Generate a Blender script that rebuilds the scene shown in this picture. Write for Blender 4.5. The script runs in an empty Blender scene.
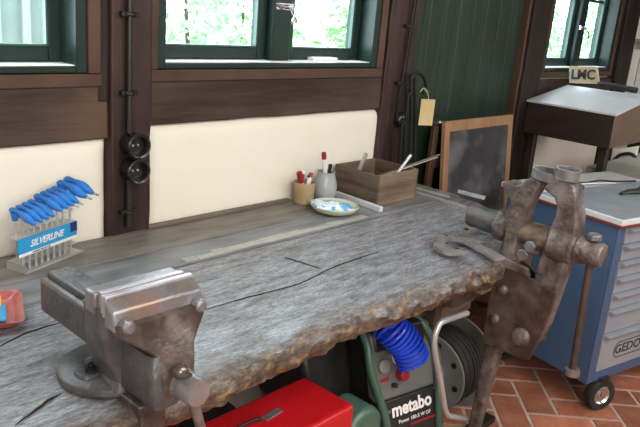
import bpy, bmesh, math, random
from mathutils import Vector, Matrix, noise
S = bpy.context.scene
COL = S.collection
random.seed(7)
PI = math.pi

# ---------------------------------------------------------------- camera
CAM = Vector((0, 0, 1.65)); FPX = 698.5
_ya, _pi, _ro = math.radians(48.1115), math.radians(-16.5114), math.radians(4.9704)
_f = Vector((math.sin(_ya)*math.cos(_pi), math.cos(_ya)*math.cos(_pi), math.sin(_pi)))
_r0 = Vector((math.cos(_ya), -math.sin(_ya), 0)); _u0 = _r0.cross(_f)
_r = math.cos(_ro)*_r0 + math.sin(_ro)*_u0
_u = -math.sin(_ro)*_r0 + math.cos(_ro)*_u0
cam = bpy.data.objects.new('camera', bpy.data.cameras.new('camera'))
COL.objects.link(cam)
cam.matrix_world = Matrix(((_r.x, _u.x, -_f.x, 0), (_r.y, _u.y, -_f.y, 0), (_r.z, _u.z, -_f.z, 1.65), (0, 0, 0, 1)))
cam.data.sensor_width = 36; cam.data.lens = FPX/640*36; cam.data.clip_start = .02
S.camera = cam

# ---------------------------------------------------------------- world, lights, exposure
S.view_settings.view_transform = 'Standard'; S.view_settings.look = 'None'
S.view_settings.gamma = 1; S.view_settings.use_curve_mapping = False
S.view_settings.exposure = 0.5
w = bpy.data.worlds.new('daylight'); S.world = w; w.use_nodes = True
bg = w.node_tree.nodes['Background']
bg.inputs[0].default_value = (0.8, 0.93, 1.0, 1); bg.inputs[1].default_value = 7.5

def area(name, loc, target, sx, sy, power, col):
    l = bpy.data.lights.new(name, 'AREA'); l.shape = 'RECTANGLE'; l.size = sx; l.size_y = sy
    l.energy = power; l.color = col
    o = bpy.data.objects.new(name, l); COL.objects.link(o); o.location = loc
    o.rotation_euler = (Vector(target)-Vector(loc)).to_track_quat('-Z', 'Y').to_euler()
    return o
area('ceiling_lamp_light', (1.6, -.6, 2.62), (1.7, .5, 0), 2.6, 1.6, 66, (1, .96, .9))
area('room_fill_light', (-.9, -1.6, 1.9), (2.2, 1.6, .8), 1.8, 1.5, 58, (1, .97, .93))  # fill light added inside the closed room, no window stands here
area('far_fill_light', (5.2, -1.8, 2.3), (4.2, 1.2, .9), 1.8, 1.2, 26, (.95, .97, 1))  # added fill for the far right end, not a known fixture

# ---------------------------------------------------------------- helpers
def ray(x, y): return _f*FPX + _r*(x-320) - _u*(y-213.5)
def onX(x, y, X): d = ray(x, y); return CAM + d*((X-CAM.x)/d.x)
def onY(x, y, Y): d = ray(x, y); return CAM + d*((Y-CAM.y)/d.y)
def onZ(x, y, Z): d = ray(x, y); return CAM + d*((Z-CAM.z)/d.z)

def mat(name, c1, c2=None, rough=.6, metal=0., scale=6., stretch=(1, 1, 1), bump=.15, bscale=None,
        spec=.5, lo=.35, hi=.65, detail=6, rvar=0., c3=None, c3scale=3., c3lo=.58, c3hi=.66, bdist=.01):
    m = bpy.data.materials.new(name); m.use_nodes = True
    N = m.node_tree.nodes; L = m.node_tree.links; b = N['Principled BSDF']
    b.inputs['Roughness'].default_value = rough; b.inputs['Metallic'].default_value = metal
    b.inputs['Specular IOR Level'].default_value = spec
    tc = N.new('ShaderNodeTexCoord'); mp = N.new('ShaderNodeMapping'); mp.inputs['Scale'].default_value = stretch
    L.new(tc.outputs['Object'], mp.inputs[0])
    nz = N.new('ShaderNodeTexNoise'); nz.inputs['Scale'].default_value = scale; nz.inputs['Detail'].default_value = detail
    nz.inputs['Roughness'].default_value = .6
    L.new(mp.outputs[0], nz.inputs['Vector'])
    cr = N.new('ShaderNodeValToRGB'); cr.color_ramp.elements[0].position = lo; cr.color_ramp.elements[1].position = hi
    cr.color_ramp.elements[0].color = (*c1, 1); cr.color_ramp.elements[1].color = (*(c2 or c1), 1)
    L.new(nz.outputs['Fac'], cr.inputs[0]); out = cr.outputs[0]
    if c3:
        n3 = N.new('ShaderNodeTexNoise'); n3.inputs['Scale'].default_value = c3scale; n3.inputs['Detail'].default_value = 5
        L.new(tc.outputs['Object'], n3.inputs['Vector'])
        r3 = N.new('ShaderNodeMapRange'); r3.inputs[1].default_value = c3lo; r3.inputs[2].default_value = c3hi
        L.new(n3.outputs['Fac'], r3.inputs[0])
        mx = N.new('ShaderNodeMix'); mx.data_type = 'RGBA'; mx.inputs[7].default_value = (*c3, 1)
        L.new(r3.outputs[0], mx.inputs[0]); L.new(out, mx.inputs[6]); out = mx.outputs[2]
    L.new(out, b.inputs['Base Color'])
    if rvar:
        rr = N.new('ShaderNodeMapRange'); rr.inputs[3].default_value = rough-rvar; rr.inputs[4].default_value = rough+rvar
        rr.inputs[1].default_value = .3; rr.inputs[2].default_value = .7
        L.new(nz.outputs['Fac'], rr.inputs[0]); L.new(rr.outputs[0], b.inputs['Roughness'])
    if bump:
        nb = N.new('ShaderNodeTexNoise'); nb.inputs['Scale'].default_value = bscale or scale*4; nb.inputs['Detail'].default_value = 4
        L.new(mp.outputs[0], nb.inputs['Vector'])
        bp = N.new('ShaderNodeBump'); bp.inputs['Strength'].default_value = bump; bp.inputs['Distance'].default_value = bdist
        L.new(nb.outputs['Fac'], bp.inputs['Height']); L.new(bp.outputs[0], b.inputs['Normal'])
    return m

M = {}
M['plaster'] = mat('cream_plaster', (.77, .73, .63), (.8, .765, .675), .9, scale=2, bump=.25, bscale=9, bdist=.02)
M['beam_x'] = mat('beam_wood_across', (.03, .018, .014), (.075, .048, .038), .65, spec=.3, scale=7, stretch=(.18, 1, 1.4), bump=.5, c3=(.11, .065, .04), c3scale=2.2, c3lo=.56, c3hi=.75)
M['post_z'] = mat('post_wood_upright', (.018, .009, .009), (.055, .028, .026), .5, spec=.35, scale=7, stretch=(1.4, 1, .18), bump=.5, c3=(.075, .04, .025), c3scale=3, c3lo=.58, c3hi=.75)
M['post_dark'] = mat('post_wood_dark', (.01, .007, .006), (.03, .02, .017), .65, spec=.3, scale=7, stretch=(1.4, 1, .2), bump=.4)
M['post_worn'] = mat('post_wood_worn_edge', (.05, .03, .02), (.17, .1, .05), .75, scale=26, bump=.6)
M['trim'] = mat('brown_window_trim', (.05, .026, .019), (.095, .05, .034), .5, spec=.35, scale=8, stretch=(.3, 1, .3), bump=.15)
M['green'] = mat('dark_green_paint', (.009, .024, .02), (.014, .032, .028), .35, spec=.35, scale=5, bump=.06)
M['green_lit'] = mat('green_paint_lit', (.04, .1, .09), (.05, .12, .11), .4, scale=5, bump=.06)  # lighter copy of the dark green, daylight put into the colour
M['door_green'] = mat('door_green_boards', (.012, .027, .018), (.026, .045, .032), .35, spec=.35, scale=4, stretch=(1.6, 1, .25), bump=.35, bscale=20)
M['black'] = mat('black_plastic', (.012, .012, .012), (.02, .02, .02), .35, bump=.05)
M['bakelite'] = mat('black_bakelite', (.01, .01, .01), (.016, .015, .014), .22, bump=.03)
M['rubber'] = mat('black_rubber', (.012, .012, .012), (.025, .024, .022), .7, bump=.1)
M['iron'] = mat('black_wrought_iron', (.02, .02, .022), (.05, .048, .045), .5, metal=.7, bump=.3)
M['chrome'] = mat('chrome', (.75, .75, .76), (.85, .85, .86), .15, metal=1, bump=.0)
M['steel'] = mat('worn_steel', (.15, .142, .155), (.29, .28, .31), .36, metal=.5, scale=14, bump=.12, c3=(.26, .17, .13), c3scale=9, c3lo=.52, c3hi=.72)
M['knob_steel'] = mat('polished_brown_knob', (.12, .09, .085), (.2, .16, .15), .2, metal=.7, bump=.05)
M['fork_steel'] = mat('grey_forged_bracket', (.2, .185, .185), (.36, .34, .34), .4, metal=.35, scale=14, bump=.3, c3=(.16, .11, .09), c3scale=14, c3lo=.52, c3hi=.7)
M['steel_bright'] = mat('polished_jaw_steel', (.33, .31, .35), (.5, .48, .54), .36, metal=.45, scale=14, bump=.1, c3=(.35, .24, .2), c3scale=14, c3lo=.55, c3hi=.75)
M['cast'] = mat('rusty_grey_cast_iron', (.06, .056, .06), (.13, .122, .128), .42, metal=.3, scale=16, bump=.3, bscale=70, c3=(.12, .085, .07), c3scale=7, c3lo=.5, c3hi=.75)
M['cast_brown'] = mat('brown_rusted_cast_iron', (.05, .033, .028), (.125, .093, .082), .36, metal=.3, scale=16, bump=.22, bscale=70, c3=(.26, .22, .2), c3scale=8, c3lo=.55, c3hi=.75)
M['forged'] = mat('forged_iron_brown', (.06, .044, .04), (.18, .145, .14), .4, metal=.35, scale=18, bump=.6, bscale=60, c3=(.27, .23, .22), c3scale=9, c3lo=.5, c3hi=.75)
M['forged_plate'] = mat('forged_plate_brown', (.045, .028, .022), (.1, .068, .056), .4, metal=.35, scale=10, bump=.35, bscale=32, c3=(.17, .125, .11), c3scale=9, c3lo=.52, c3hi=.75)
M['forged_rust'] = mat('forged_iron_rust', (.11, .07, .05), (.21, .15, .115), .5, metal=.4, scale=20, bump=.3)
M['blue'] = mat('blue_handle_plastic', (.025, .17, .58), (.03, .21, .68), .38, bump=.05)
M['zinc'] = mat('galvanised_steel', (.5, .51, .52), (.62, .62, .63), .38, metal=.6, bump=.05)
M['label_blue'] = mat('blue_label', (.02, .3, .62), (.03, .33, .66), .4, bump=0)
M['label_navy'] = mat('navy_label', (.02, .03, .16), None, .4, bump=0)
M['white'] = mat('white_print', (.8, .8, .8), None, .5, bump=0)
M['white_paper'] = mat('white_paper', (.75, .76, .76), (.82, .82, .82), .6, bump=.1)
M['cab_blue'] = mat('cabinet_blue_paint', (.055, .1, .185), (.062, .11, .2), .35, scale=3, bump=.02)
M['cab_dark'] = mat('cabinet_front_blue_paint', (.05, .085, .17), (.055, .095, .19), .35, scale=3, bump=.02)
M['cab_grey'] = mat('drawer_grey_paint', (.23, .245, .285), (.26, .275, .315), .35, bump=.02)
M['cab_top'] = mat('worktop_pale', (.55, .57, .6), (.62, .64, .67), .22, bump=.02)
M['mat_grey'] = mat('blue_grey_mat', (.22, .27, .33), (.28, .33, .39), .25, bump=.02)
M['red_line'] = mat('red_seal', (.25, .03, .015), None, .4, bump=0)
M['red'] = mat('red_case_paint', (.4, .006, .01), (.5, .01, .016), .32, scale=4, bump=.03)
M['red_tray'] = mat('red_tray_glaze', (.36, .04, .045), (.45, .14, .12), .3, scale=14, bump=.05)
M['comp_green'] = mat('compressor_green_paint', (.045, .1, .075), (.06, .125, .09), .35, bump=.04)
M['comp_panel'] = mat('compressor_panel', (.1, .105, .1), (.13, .135, .13), .45, bump=.08)
M['comp_black'] = mat('compressor_nameplate', (.015, .016, .017), None, .4, bump=.02)
M['hose_blue'] = mat('blue_hose', (.012, .05, .55), (.02, .07, .7), .25, bump=0)
M['gauge'] = mat('gauge_face', (.6, .6, .57), None, .2, bump=0)
M['knob_red'] = mat('red_knob', (.3, .012, .015), None, .3, bump=0)
M['reel_grey'] = mat('reel_flange_grey', (.16, .16, .15), (.22, .22, .21), .5, bump=.06)
M['box_wood'] = mat('old_box_wood', (.06, .04, .028), (.16, .115, .085), .7, scale=9, stretch=(.3, .3, 2), bump=.5)
M['box_end'] = mat('old_box_wood_light', (.11, .072, .045), (.24, .165, .115), .7, scale=9, stretch=(.3, .3, 2), bump=.5)
M['pale_wood'] = mat('pale_frame_wood', (.28, .15, .075), (.4, .23, .12), .55, scale=9, stretch=(1, 1, .25), bump=.2)
M['slate'] = mat('chalky_slate', (.022, .022, .026), (.045, .045, .052), .6, scale=3.2, stretch=(2.2, 1, .8), bump=.05, c3=(.22, .22, .24), c3scale=4.5, c3lo=.45, c3hi=.8)
M['stone_ware'] = mat('grey_stoneware', (.32, .34, .37), (.4, .42, .45), .25, bump=.03)
M['cup'] = mat('beige_cup_glaze', (.3, .21, .11), (.38, .28, .16), .5, scale=4, bump=.05)
M['dish'] = mat('pale_green_dish', (.5, .55, .42), (.56, .6, .48), .25, bump=.03)
M['pack_blue'] = mat('blue_white_packet', (.8, .85, .9), (.12, .42, .78), .3, scale=22, lo=.48, hi=.56, bump=.1)
M['alu'] = mat('painted_level', (.52, .54, .58), (.6, .62, .66), .4, bump=.03)
M['pen_white'] = mat('white_pen', (.7, .7, .7), None, .35, bump=0)
M['card'] = mat('cardboard', (.55, .42, .2), (.62, .49, .26), .8, bump=.1)
M['string'] = mat('straw_string', (.55, .5, .3), None, .8, bump=0)
M['lect_wood'] = mat('lectern_dark_wood', (.016, .01, .008), (.035, .022, .016), .4, scale=8, stretch=(1, .3, 1), bump=.15)
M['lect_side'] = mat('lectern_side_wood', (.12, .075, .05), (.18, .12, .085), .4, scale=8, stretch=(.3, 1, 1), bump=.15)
M['lect_top'] = mat('lectern_pale_top', (.55, .57, .62), (.62, .64, .69), .4, bump=.02)
M['table_grey'] = mat('grey_table', (.3, .29, .27), (.38, .36, .33), .4, bump=.05)
M['leaf'] = mat('leaf_green', (.12, .3, .12), (.3, .55, .26), .5, scale=3, bump=0)
M['grass'] = mat('lawn', (.2, .35, .12), (.3, .45, .2), .9, bump=0)
M['render_white'] = mat('house_render', (.6, .64, .66), None, .9, bump=0)
M['mortar'] = mat('pale_mortar', (.36, .29, .25), (.46, .38, .33), .9, scale=20, bump=.3)
M['ceiling'] = mat('ceiling_white', (.6, .57, .5), None, .9, bump=0)
M['wood_block'] = mat('vise_block_wood', (.14, .08, .045), (.27, .17, .1), .7, scale=12, bump=.5)
M['book_print'] = mat('printed_sign', (.5, .38, .22), (.62, .55, .4), .6, scale=18, bump=.1, c3=(.3, .45, .45), c3scale=16)
M['sign_dark'] = mat('sign_letters', (.05, .05, .05), None, .6, bump=0)
M['pink'] = mat('pink_sleeve', (.6, .3, .32), None, .5, bump=0)

def glass():
    m = bpy.data.materials.new('window_glass'); m.use_nodes = True
    N = m.node_tree.nodes; L = m.node_tree.links; N.remove(N['Principled BSDF'])
    t = N.new('ShaderNodeBsdfTransparent'); t.inputs[0].default_value = (.97, 1, .99, 1)
    g = N.new('ShaderNodeBsdfGlossy'); g.inputs['Roughness'].default_value = .02
    mx = N.new('ShaderNodeMixShader'); mx.inputs[0].default_value = .06; L.new(t.outputs[0], mx.inputs[1]); L.new(g.outputs[0], mx.inputs[2])
    L.new(mx.outputs[0], N['Material Output'].inputs[0]); return m
M['glass'] = glass()

def brick_mat():
    m = mat('terracotta_brick', (.3, .1, .055), (.42, .165, .1), .6, scale=9, bump=.3, bscale=50)
    N = m.node_tree.nodes; L = m.node_tree.links; b = N['Principled BSDF']
    a = N.new('ShaderNodeAttribute'); a.attribute_name = 'tint'
    hs = N.new('ShaderNodeHueSaturation'); src = b.inputs['Base Color'].links[0].from_socket
    mr = N.new('ShaderNodeMapRange'); mr.inputs[3].default_value = .62; mr.inputs[4].default_value = 1.3
    L.new(a.outputs['Fac'], mr.inputs[0]); L.new(mr.outputs[0], hs.inputs['Value']); L.new(src, hs.inputs['Color'])
    L.new(hs.outputs[0], b.inputs['Base Color']); return m
M['brick'] = brick_mat()

def slab_mat():
    m = bpy.data.materials.new('weathered_slab_wood'); m.use_nodes = True
    N = m.node_tree.nodes; L = m.node_tree.links; b = N['Principled BSDF']
    geo = N.new('ShaderNodeNewGeometry'); tc = N.new('ShaderNodeTexCoord')
    def mapp(s):
        q = N.new('ShaderNodeMapping'); q.inputs['Scale'].default_value = s; L.new(tc.outputs['Object'], q.inputs[0]); return q.outputs[0]
    def nz(vec, sc, det=6, ro=.6):
        q = N.new('ShaderNodeTexNoise'); q.inputs['Scale'].default_value = sc; q.inputs['Detail'].default_value = det
        q.inputs['Roughness'].default_value = ro; L.new(vec, q.inputs['Vector']); return q.outputs['Fac']
    def ramp(src, stops):
        q = N.new('ShaderNodeValToRGB'); e = q.color_ramp.elements
        while len(e) < len(stops): e.new(.5)
        for k, (p, c) in enumerate(stops): e[k].position = p; e[k].color = (*c, 1)
        L.new(src, q.inputs[0]); return q.outputs[0]
    grain = nz(mapp((.9, 4.2, 4.2)), 11, 10, .784)
    top = ramp(grain, [(.34, (.055, .046, .044)), (.43, (.15, .142, .15)), (.52, (.235, .24, .27)), (.66, (.36, .385, .45))])  # weathered grey, shifted to blue to paint in the window sheen
    edge = ramp(nz(mapp((1, 1.6, 1.6)), 24, 9, .78), [(.36, (.014, .009, .007)), (.46, (.055, .034, .024)), (.54, (.12, .078, .05)), (.6, (.3, .2, .075)), (.7, (.2, .175, .155))])
    fine = ramp(nz(mapp((1, 2.6, 2.6)), 70, 4, .7), [(.36, (.35, .32, .3)), (.46, (.9, .9, .9)), (.62, (1.25, 1.25, 1.27))])
    mf = N.new('ShaderNodeMix'); mf.data_type = 'RGBA'; mf.blend_type = 'MULTIPLY'; mf.inputs[0].default_value = 1; mf.clamp_result = False
    L.new(top, mf.inputs[6]); L.new(fine, mf.inputs[7]); top = mf.outputs[2]
    # the bare edge and the band of the top next to it have lost their grey skin
    sep = N.new('ShaderNodeSeparateXYZ'); L.new(tc.outputs['Object'], sep.inputs[0])
    wob = nz(mapp((1, 1.6, 1)), 11, 8, .72)
    ma = N.new('ShaderNodeMath'); ma.operation = 'MULTIPLY_ADD'; L.new(wob, ma.inputs[0]); ma.inputs[1].default_value = .46; L.new(sep.outputs['Y'], ma.inputs[2])
    mr = N.new('ShaderNodeMapRange'); mr.inputs[1].default_value = -.1; mr.inputs[2].default_value = .03; mr.inputs[3].default_value = 1; mr.inputs[4].default_value = 0
    L.new(ma.outputs[0], mr.inputs[0])
    sn = N.new('ShaderNodeSeparateXYZ'); L.new(geo.outputs['True Normal'], sn.inputs[0])
    mn = N.new('ShaderNodeMapRange'); mn.inputs[1].default_value = .55; mn.inputs[2].default_value = .85; mn.inputs[3].default_value = 1; mn.inputs[4].default_value = 0
    L.new(sn.outputs['Z'], mn.inputs[0])
    mm = N.new('ShaderNodeMath'); mm.operation = 'MAXIMUM'; L.new(mr.outputs[0], mm.inputs[0]); L.new(mn.outputs[0], mm.inputs[1])
    mx = N.new('ShaderNodeMix'); mx.data_type = 'RGBA'; L.new(mm.outputs[0], mx.inputs[0]); L.new(top, mx.inputs[6]); L.new(edge, mx.inputs[7])
    L.new(mx.outputs[2], b.inputs['Base Color'])
    b.inputs['Coat Weight'].default_value = .35; b.inputs['Coat Roughness'].default_value = .3; b.inputs['Specular IOR Level'].default_value = .7
    rr = N.new('ShaderNodeMapRange'); rr.inputs[3].default_value = .3; rr.inputs[4].default_value = .55
    rr.inputs[1].default_value = .65; rr.inputs[2].default_value = .35; L.new(grain, rr.inputs[0]); L.new(rr.outputs[0], b.inputs['Roughness'])
    bp = N.new('ShaderNodeBump'); bp.inputs['Strength'].default_value = .9; bp.inputs['Distance'].default_value = .006
    ad = N.new('ShaderNodeMath'); ad.operation = 'ADD'; L.new(grain, ad.inputs[0]); L.new(nz(mapp((1, 1.7, 1.7)), 48, 6, .7), ad.inputs[1])
    L.new(ad.outputs[0], bp.inputs['Height']); L.new(bp.outputs[0], b.inputs['Normal'])
    return m
M['slab'] = slab_mat()
M['plank'] = mat('grey_bench_plank', (.13, .118, .105), (.235, .218, .2), .5, scale=9, stretch=(.6, 2.6, 2.6), bump=.3, bscale=22, detail=8, c3=(.1, .085, .07), c3scale=3, c3lo=.58, c3hi=.75, bdist=.004)
M['plank_blue'] = mat('blue_grey_bench_plank', (.13, .135, .15), (.24, .25, .275), .4, scale=9, stretch=(.6, 2.6, 2.6), bump=.3, bscale=22, detail=8, bdist=.004)
M['patch'] = mat('pale_patch_wood', (.34, .33, .3), (.46, .45, .42), .5, scale=9, stretch=(.4, 2, 2), bump=.3)
M['strip'] = mat('bench_moulding_wood', (.1, .085, .065), (.16, .135, .1), .6, scale=8, stretch=(.3, 1, 1), bump=.25)
M['bench_frame'] = mat('bench_frame_wood', (.05, .03, .02), (.1, .062, .04), .7, scale=9, bump=.3)

WLOC = {}
class MB:
    def __init__(s, xf=None): s.bm = bmesh.new(); s.xf = xf
    def _add(s, vs, fs):
        v = [s.bm.verts.new(p) for p in vs]
        for f in fs:
            try: s.bm.faces.new([v[i] for i in f])
            except ValueError: pass
        return s
    def box(s, a, b, rot=None, piv=None):
        a = Vector(a); b = Vector(b)
        vs = [Vector((x, y, z)) for x in (a.x, b.x) for y in (a.y, b.y) for z in (a.z, b.z)]
        if rot is not None:
            c = Vector(piv) if piv else (a+b)/2
            vs = [rot @ (v-c) + c for v in vs]
        return s._add(vs, [(0, 1, 3, 2), (4, 6, 7, 5), (0, 4, 5, 1), (2, 3, 7, 6), (0, 2, 6, 4), (1, 5, 7, 3)])
    def hexa(s, v8):    # bottom four (ccw), top four (ccw)
        return s._add([Vector(v) for v in v8], [(3, 2, 1, 0), (4, 5, 6, 7), (0, 1, 5, 4), (1, 2, 6, 5), (2, 3, 7, 6), (3, 0, 4, 7)])
    def prism(s, pts, off):   # polygon in 3D extruded by a vector
        n = len(pts); off = Vector(off); vs = [Vector(p) for p in pts] + [Vector(p)+off for p in pts]
        return s._add(vs, [tuple(range(n))[::-1], tuple(range(n, 2*n))] + [(i, (i+1) % n, n+(i+1) % n, n+i) for i in range(n)])
    def cyl(s, p0, p1, r0, r1=None, n=20, caps=True):
        r1 = r0 if r1 is None else r1
        return s.tube([p0, p1], [r0, r1], n, caps)
    def tube(s, path, r, n=10, caps=True):
        path = [Vector(p) for p in path]; m = len(path)
        rs = r if isinstance(r, (list, tuple)) else [r]*m
        vs = []; prev = None
        for i, p in enumerate(path):
            t = (path[min(i+1, m-1)]-path[max(i-1, 0)])
            if t.length < 1e-9: t = Vector((0, 0, 1))
            t.normalize()
            if prev is None: a = t.orthogonal().normalized()
            else:
                a = prev - t*prev.dot(t)
                a = a.normalized() if a.length > 1e-6 else t.orthogonal().normalized()
            prev = a; b = t.cross(a)
            for k in range(n):
                th = 2*PI*k/n; vs.append(p + (a*math.cos(th)+b*math.sin(th))*rs[i])
        fs = [(i*n+k, i*n+(k+1) % n, (i+1)*n+(k+1) % n, (i+1)*n+k) for i in range(m-1) for k in range(n)]
        if caps: fs += [tuple(range(n))[::-1], tuple(range((m-1)*n, m*n))]
        return s._add(vs, fs)
    def lathe(s, prof, c, axis=(0, 0, 1), n=28, sx=1.):   # prof: (r, h)
        ax = Vector(axis).normalized(); a = ax.orthogonal().normalized()
        if abs(ax.z) > .99: a = Vector((1, 0, 0))
        b = ax.cross(a); c = Vector(c); m = len(prof); vs = []
        for r, h in prof:
            for k in range(n):
                th = 2*PI*k/n; vs.append(c + ax*h + (a*math.cos(th)*sx+b*math.sin(th))*max(r, 1e-4))
        fs = [(i*n+k, i*n+(k+1) % n, (i+1)*n+(k+1) % n, (i+1)*n+k) for i in range(m-1) for k in range(n)]
        fs += [tuple(range(n))[::-1], tuple(range((m-1)*n, m*n))]
        return s._add(vs, fs)
    def ball(s, c, r, sc=(1, 1, 1)):
        c = Vector(c); g = bmesh.ops.create_icosphere(s.bm, subdivisions=3, radius=r)
        for v in g['verts']: v.co = Vector((v.co.x*sc[0], v.co.y*sc[1], v.co.z*sc[2])) + c
        return s
    def loft(s, secs, e=4., n=24):   # secs: (cx, cy, z, hx, hy) superellipse rings
        vs = []
        for cx, cy, z, hx, hy in secs:
            for k in range(n):
                th = 2*PI*(k+.5)/n; c_, s_ = math.cos(th), math.sin(th)
                vs.append(Vector((cx+hx*math.copysign(abs(c_)**(2/e), c_), cy+hy*math.copysign(abs(s_)**(2/e), s_), z)))
        m = len(secs)
        fs = [(i*n+k, i*n+(k+1) % n, (i+1)*n+(k+1) % n, (i+1)*n+k) for i in range(m-1) for k in range(n)]
        fs += [tuple(range(n))[::-1], tuple(range((m-1)*n, m*n))]
        return s._add(vs, fs)
    def build(s, name, m, parent=None, bevel=0., seg=2, smooth=40, jit=0., solidify=0):
        bm = s.bm
        if s.xf is not None: bmesh.ops.transform(bm, matrix=s.xf, verts=bm.verts)
        bmesh.ops.recalc_face_normals(bm, faces=bm.faces)
        if jit:
            for v in bm.verts: v.co += noise.noise_vector(v.co*9)*jit
        if parent is None:
            xs = [v.co.x for v in bm.verts]; ys = [v.co.y for v in bm.verts]; zs = [v.co.z for v in bm.verts]
            o0 = Vector(((min(xs)+max(xs))/2, (min(ys)+max(ys))/2, min(zs)))
        else: o0 = WLOC[parent.name]
        for v in bm.verts: v.co -= o0
        for e_ in bm.edges:
            if len(e_.link_faces) == 2: e_.smooth = e_.calc_face_angle(0) < math.radians(smooth)
        for f in bm.faces: f.smooth = True
        me = bpy.data.meshes.new(name); bm.to_mesh(me); bm.free()
        if m is not None: me.materials.append(m)
        o = bpy.data.objects.new(name, me); COL.objects.link(o)
        if parent is None: o.location = o0
        else: o.parent = parent
        WLOC[o.name] = o0.copy()
        if bevel:
            b = o.modifiers.new('bevel', 'BEVEL'); b.width = bevel; b.segments = seg; b.limit_method = 'ANGLE'; b.angle_limit = math.radians(35)
        return o
def tag(o, label=None, cat=None, group=None, kind=None):
    if label: o['label'] = label
    if cat: o['category'] = cat
    if group: o['group'] = group
    if kind: o['kind'] = kind
    return o
def thing(name, loc, label, cat, group=None):
    o = bpy.data.objects.new(name, None); o.empty_display_size = .05; COL.objects.link(o); o.location = loc
    WLOC[o.name] = Vector(loc); return tag(o, label, cat, group)
def struct(o): o['kind'] = 'structure'; return o
def copy_tree(o, parent=None):
    c = o.copy(); COL.objects.link(c); c.parent = parent
    for ch in list(o.children): copy_tree(ch, c)
    return c
def text(s, size, o, xd, yd, m, parent, name, ext=.0006, off=0., shear=0., align='CENTER', width=1.):
    cu = bpy.data.curves.new('tmp', 'FONT'); cu.body = s; cu.size = size; cu.extrude = ext; cu.offset = off; cu.shear = shear
    cu.align_x = align; cu.align_y = 'CENTER'; cu.resolution_u = 3
    t = bpy.data.objects.new('tmp', cu); COL.objects.link(t)
    dg = bpy.context.evaluated_depsgraph_get(); me = bpy.data.meshes.new_from_object(t.evaluated_get(dg))
    bpy.data.objects.remove(t)
    xd = Vector(xd).normalized(); yd = Vector(yd); yd = (yd-xd*yd.dot(xd)).normalized(); zd = xd.cross(yd); o = Vector(o)
    base = WLOC[parent.name]
    for v in me.vertices: v.co = o + xd*v.co.x*width + yd*v.co.y + zd*v.co.z - base
    me.materials.clear(); me.materials.append(m)
    ob = bpy.data.objects.new(name, me); COL.objects.link(ob); ob.parent = parent; WLOC[ob.name] = base.copy(); return ob
def rotz(a): return Matrix.Rotation(a, 3, 'Z')
def spline(pts, k=8):
    pts = [Vector(p) for p in pts]; out = []
    P = [pts[0]*2-pts[1]] + pts + [pts[-1]*2-pts[-2]]
    for i in range(1, len(P)-2):
        for j in range(k):
            t = j/k; a, b, c, d = P[i-1], P[i], P[i+1], P[i+2]
            out.append(.5*((2*b)+(c-a)*t+(2*a-5*b+4*c-d)*t*t+(3*b-a-3*c+d)*t**3))
    return out+[pts[-1]]

#@@SETTING
# ================================================================ SETTING
WY = 2.02   # face of the timber frame
# floor: herringbone bricks laid at 45 degrees
def build_floor():
    bm = bmesh.new(); W = .142; g = .0075; ti = bm.verts.layers.float.new('tint')
    R = Matrix.Rotation(math.radians(-48), 3, 'Z')
    def brick(x0, y0, x1, y1):
        c = R @ Vector(((x0+x1)/2*W, (y0+y1)/2*W, 0)) + Vector((2.6, 1.0, 0))
        if not (.4 < c.x < 6.6 and -1.6 < c.y < 2.2): return
        t = random.random()
        vs = []
        for z in (-.02, 0.):
            for (x, y) in ((x0*W+g, y0*W+g), (x1*W-g, y0*W+g), (x1*W-g, y1*W-g), (x0*W+g, y1*W-g)):
                v = bm.verts.new(R @ Vector((x, y, 0)) + Vector((2.6, 1.0, z + (random.uniform(-.0015, .0005) if z == 0 else 0)))); v[ti] = t; vs.append(v)
        for f in ((0, 1, 5, 4), (1, 2, 6, 5), (2, 3, 7, 6), (3, 0, 4, 7), (4, 5, 6, 7)): bm.faces.new([vs[i] for i in f])
    for i in range(-46, 46):
        for j in range(-46, 46):
            c = (i-j) % 4
            if c == 0: brick(i, j, i+2, j+1)
            elif c == 3: brick(i, j, i+1, j+2)
    me = bpy.data.meshes.new('floor'); bm.to_mesh(me); bm.free(); me.materials.append(M['brick'])
    o = bpy.data.objects.new('floor', me); COL.objects.link(o); struct(o); WLOC[o.name] = Vector((0, 0, 0))
    b = o.modifiers.new('bevel', 'BEVEL'); b.width = .003; b.segments = 2
    m = MB().box((-1.4, -2.8, -.06), (6.9, 2.3, -.004)).build('floor_mortar', M['mortar'], o)
build_floor()
# outer shell
T = .16
shell = [('wall_left', (-1.4, -2.8, 0), (-1.3, 2.3, 2.8)), ('wall_rear', (-1.4, -2.9, 0), (6.9, -2.8, 2.8)),
         ('wall_right', (6.7, -2.8, 0), (6.9, 2.3, 2.8)), ('ceiling', (-1.4, -2.8, 2.8), (6.9, 2.3, 2.9))]
for n_, a, b in shell: struct(MB().box(a, b).build(n_, M['ceiling']))

# back wall: plaster infill pieces around three window openings
WIN = [('window_1', -.12, 1.118, 1.391), ('window_2', 1.369, 2.54, 1.40), ('window_3', 4.205, 5.28, 1.385)]
ZT = 2.3
wall = MB()
xs = [-1.4, -.12, 1.118, 1.369, 2.54, 4.205, 5.28, 6.9]
Yb = 2.05
for i in range(7):
    x0, x1 = xs[i], xs[i+1]
    op = [w_ for w_ in WIN if abs(w_[1]-x0) < .01]
    if op:
        wall.box((x0, Yb, 0), (x1, 2.165, op[0][3])); wall.box((x0, Yb, ZT), (x1, 2.165, 2.8))
    else: wall.box((x0, Yb, 0), (x1, 2.165, 2.8))
bw = wall.build('wall_back', M['plaster']); struct(bw)

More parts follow.
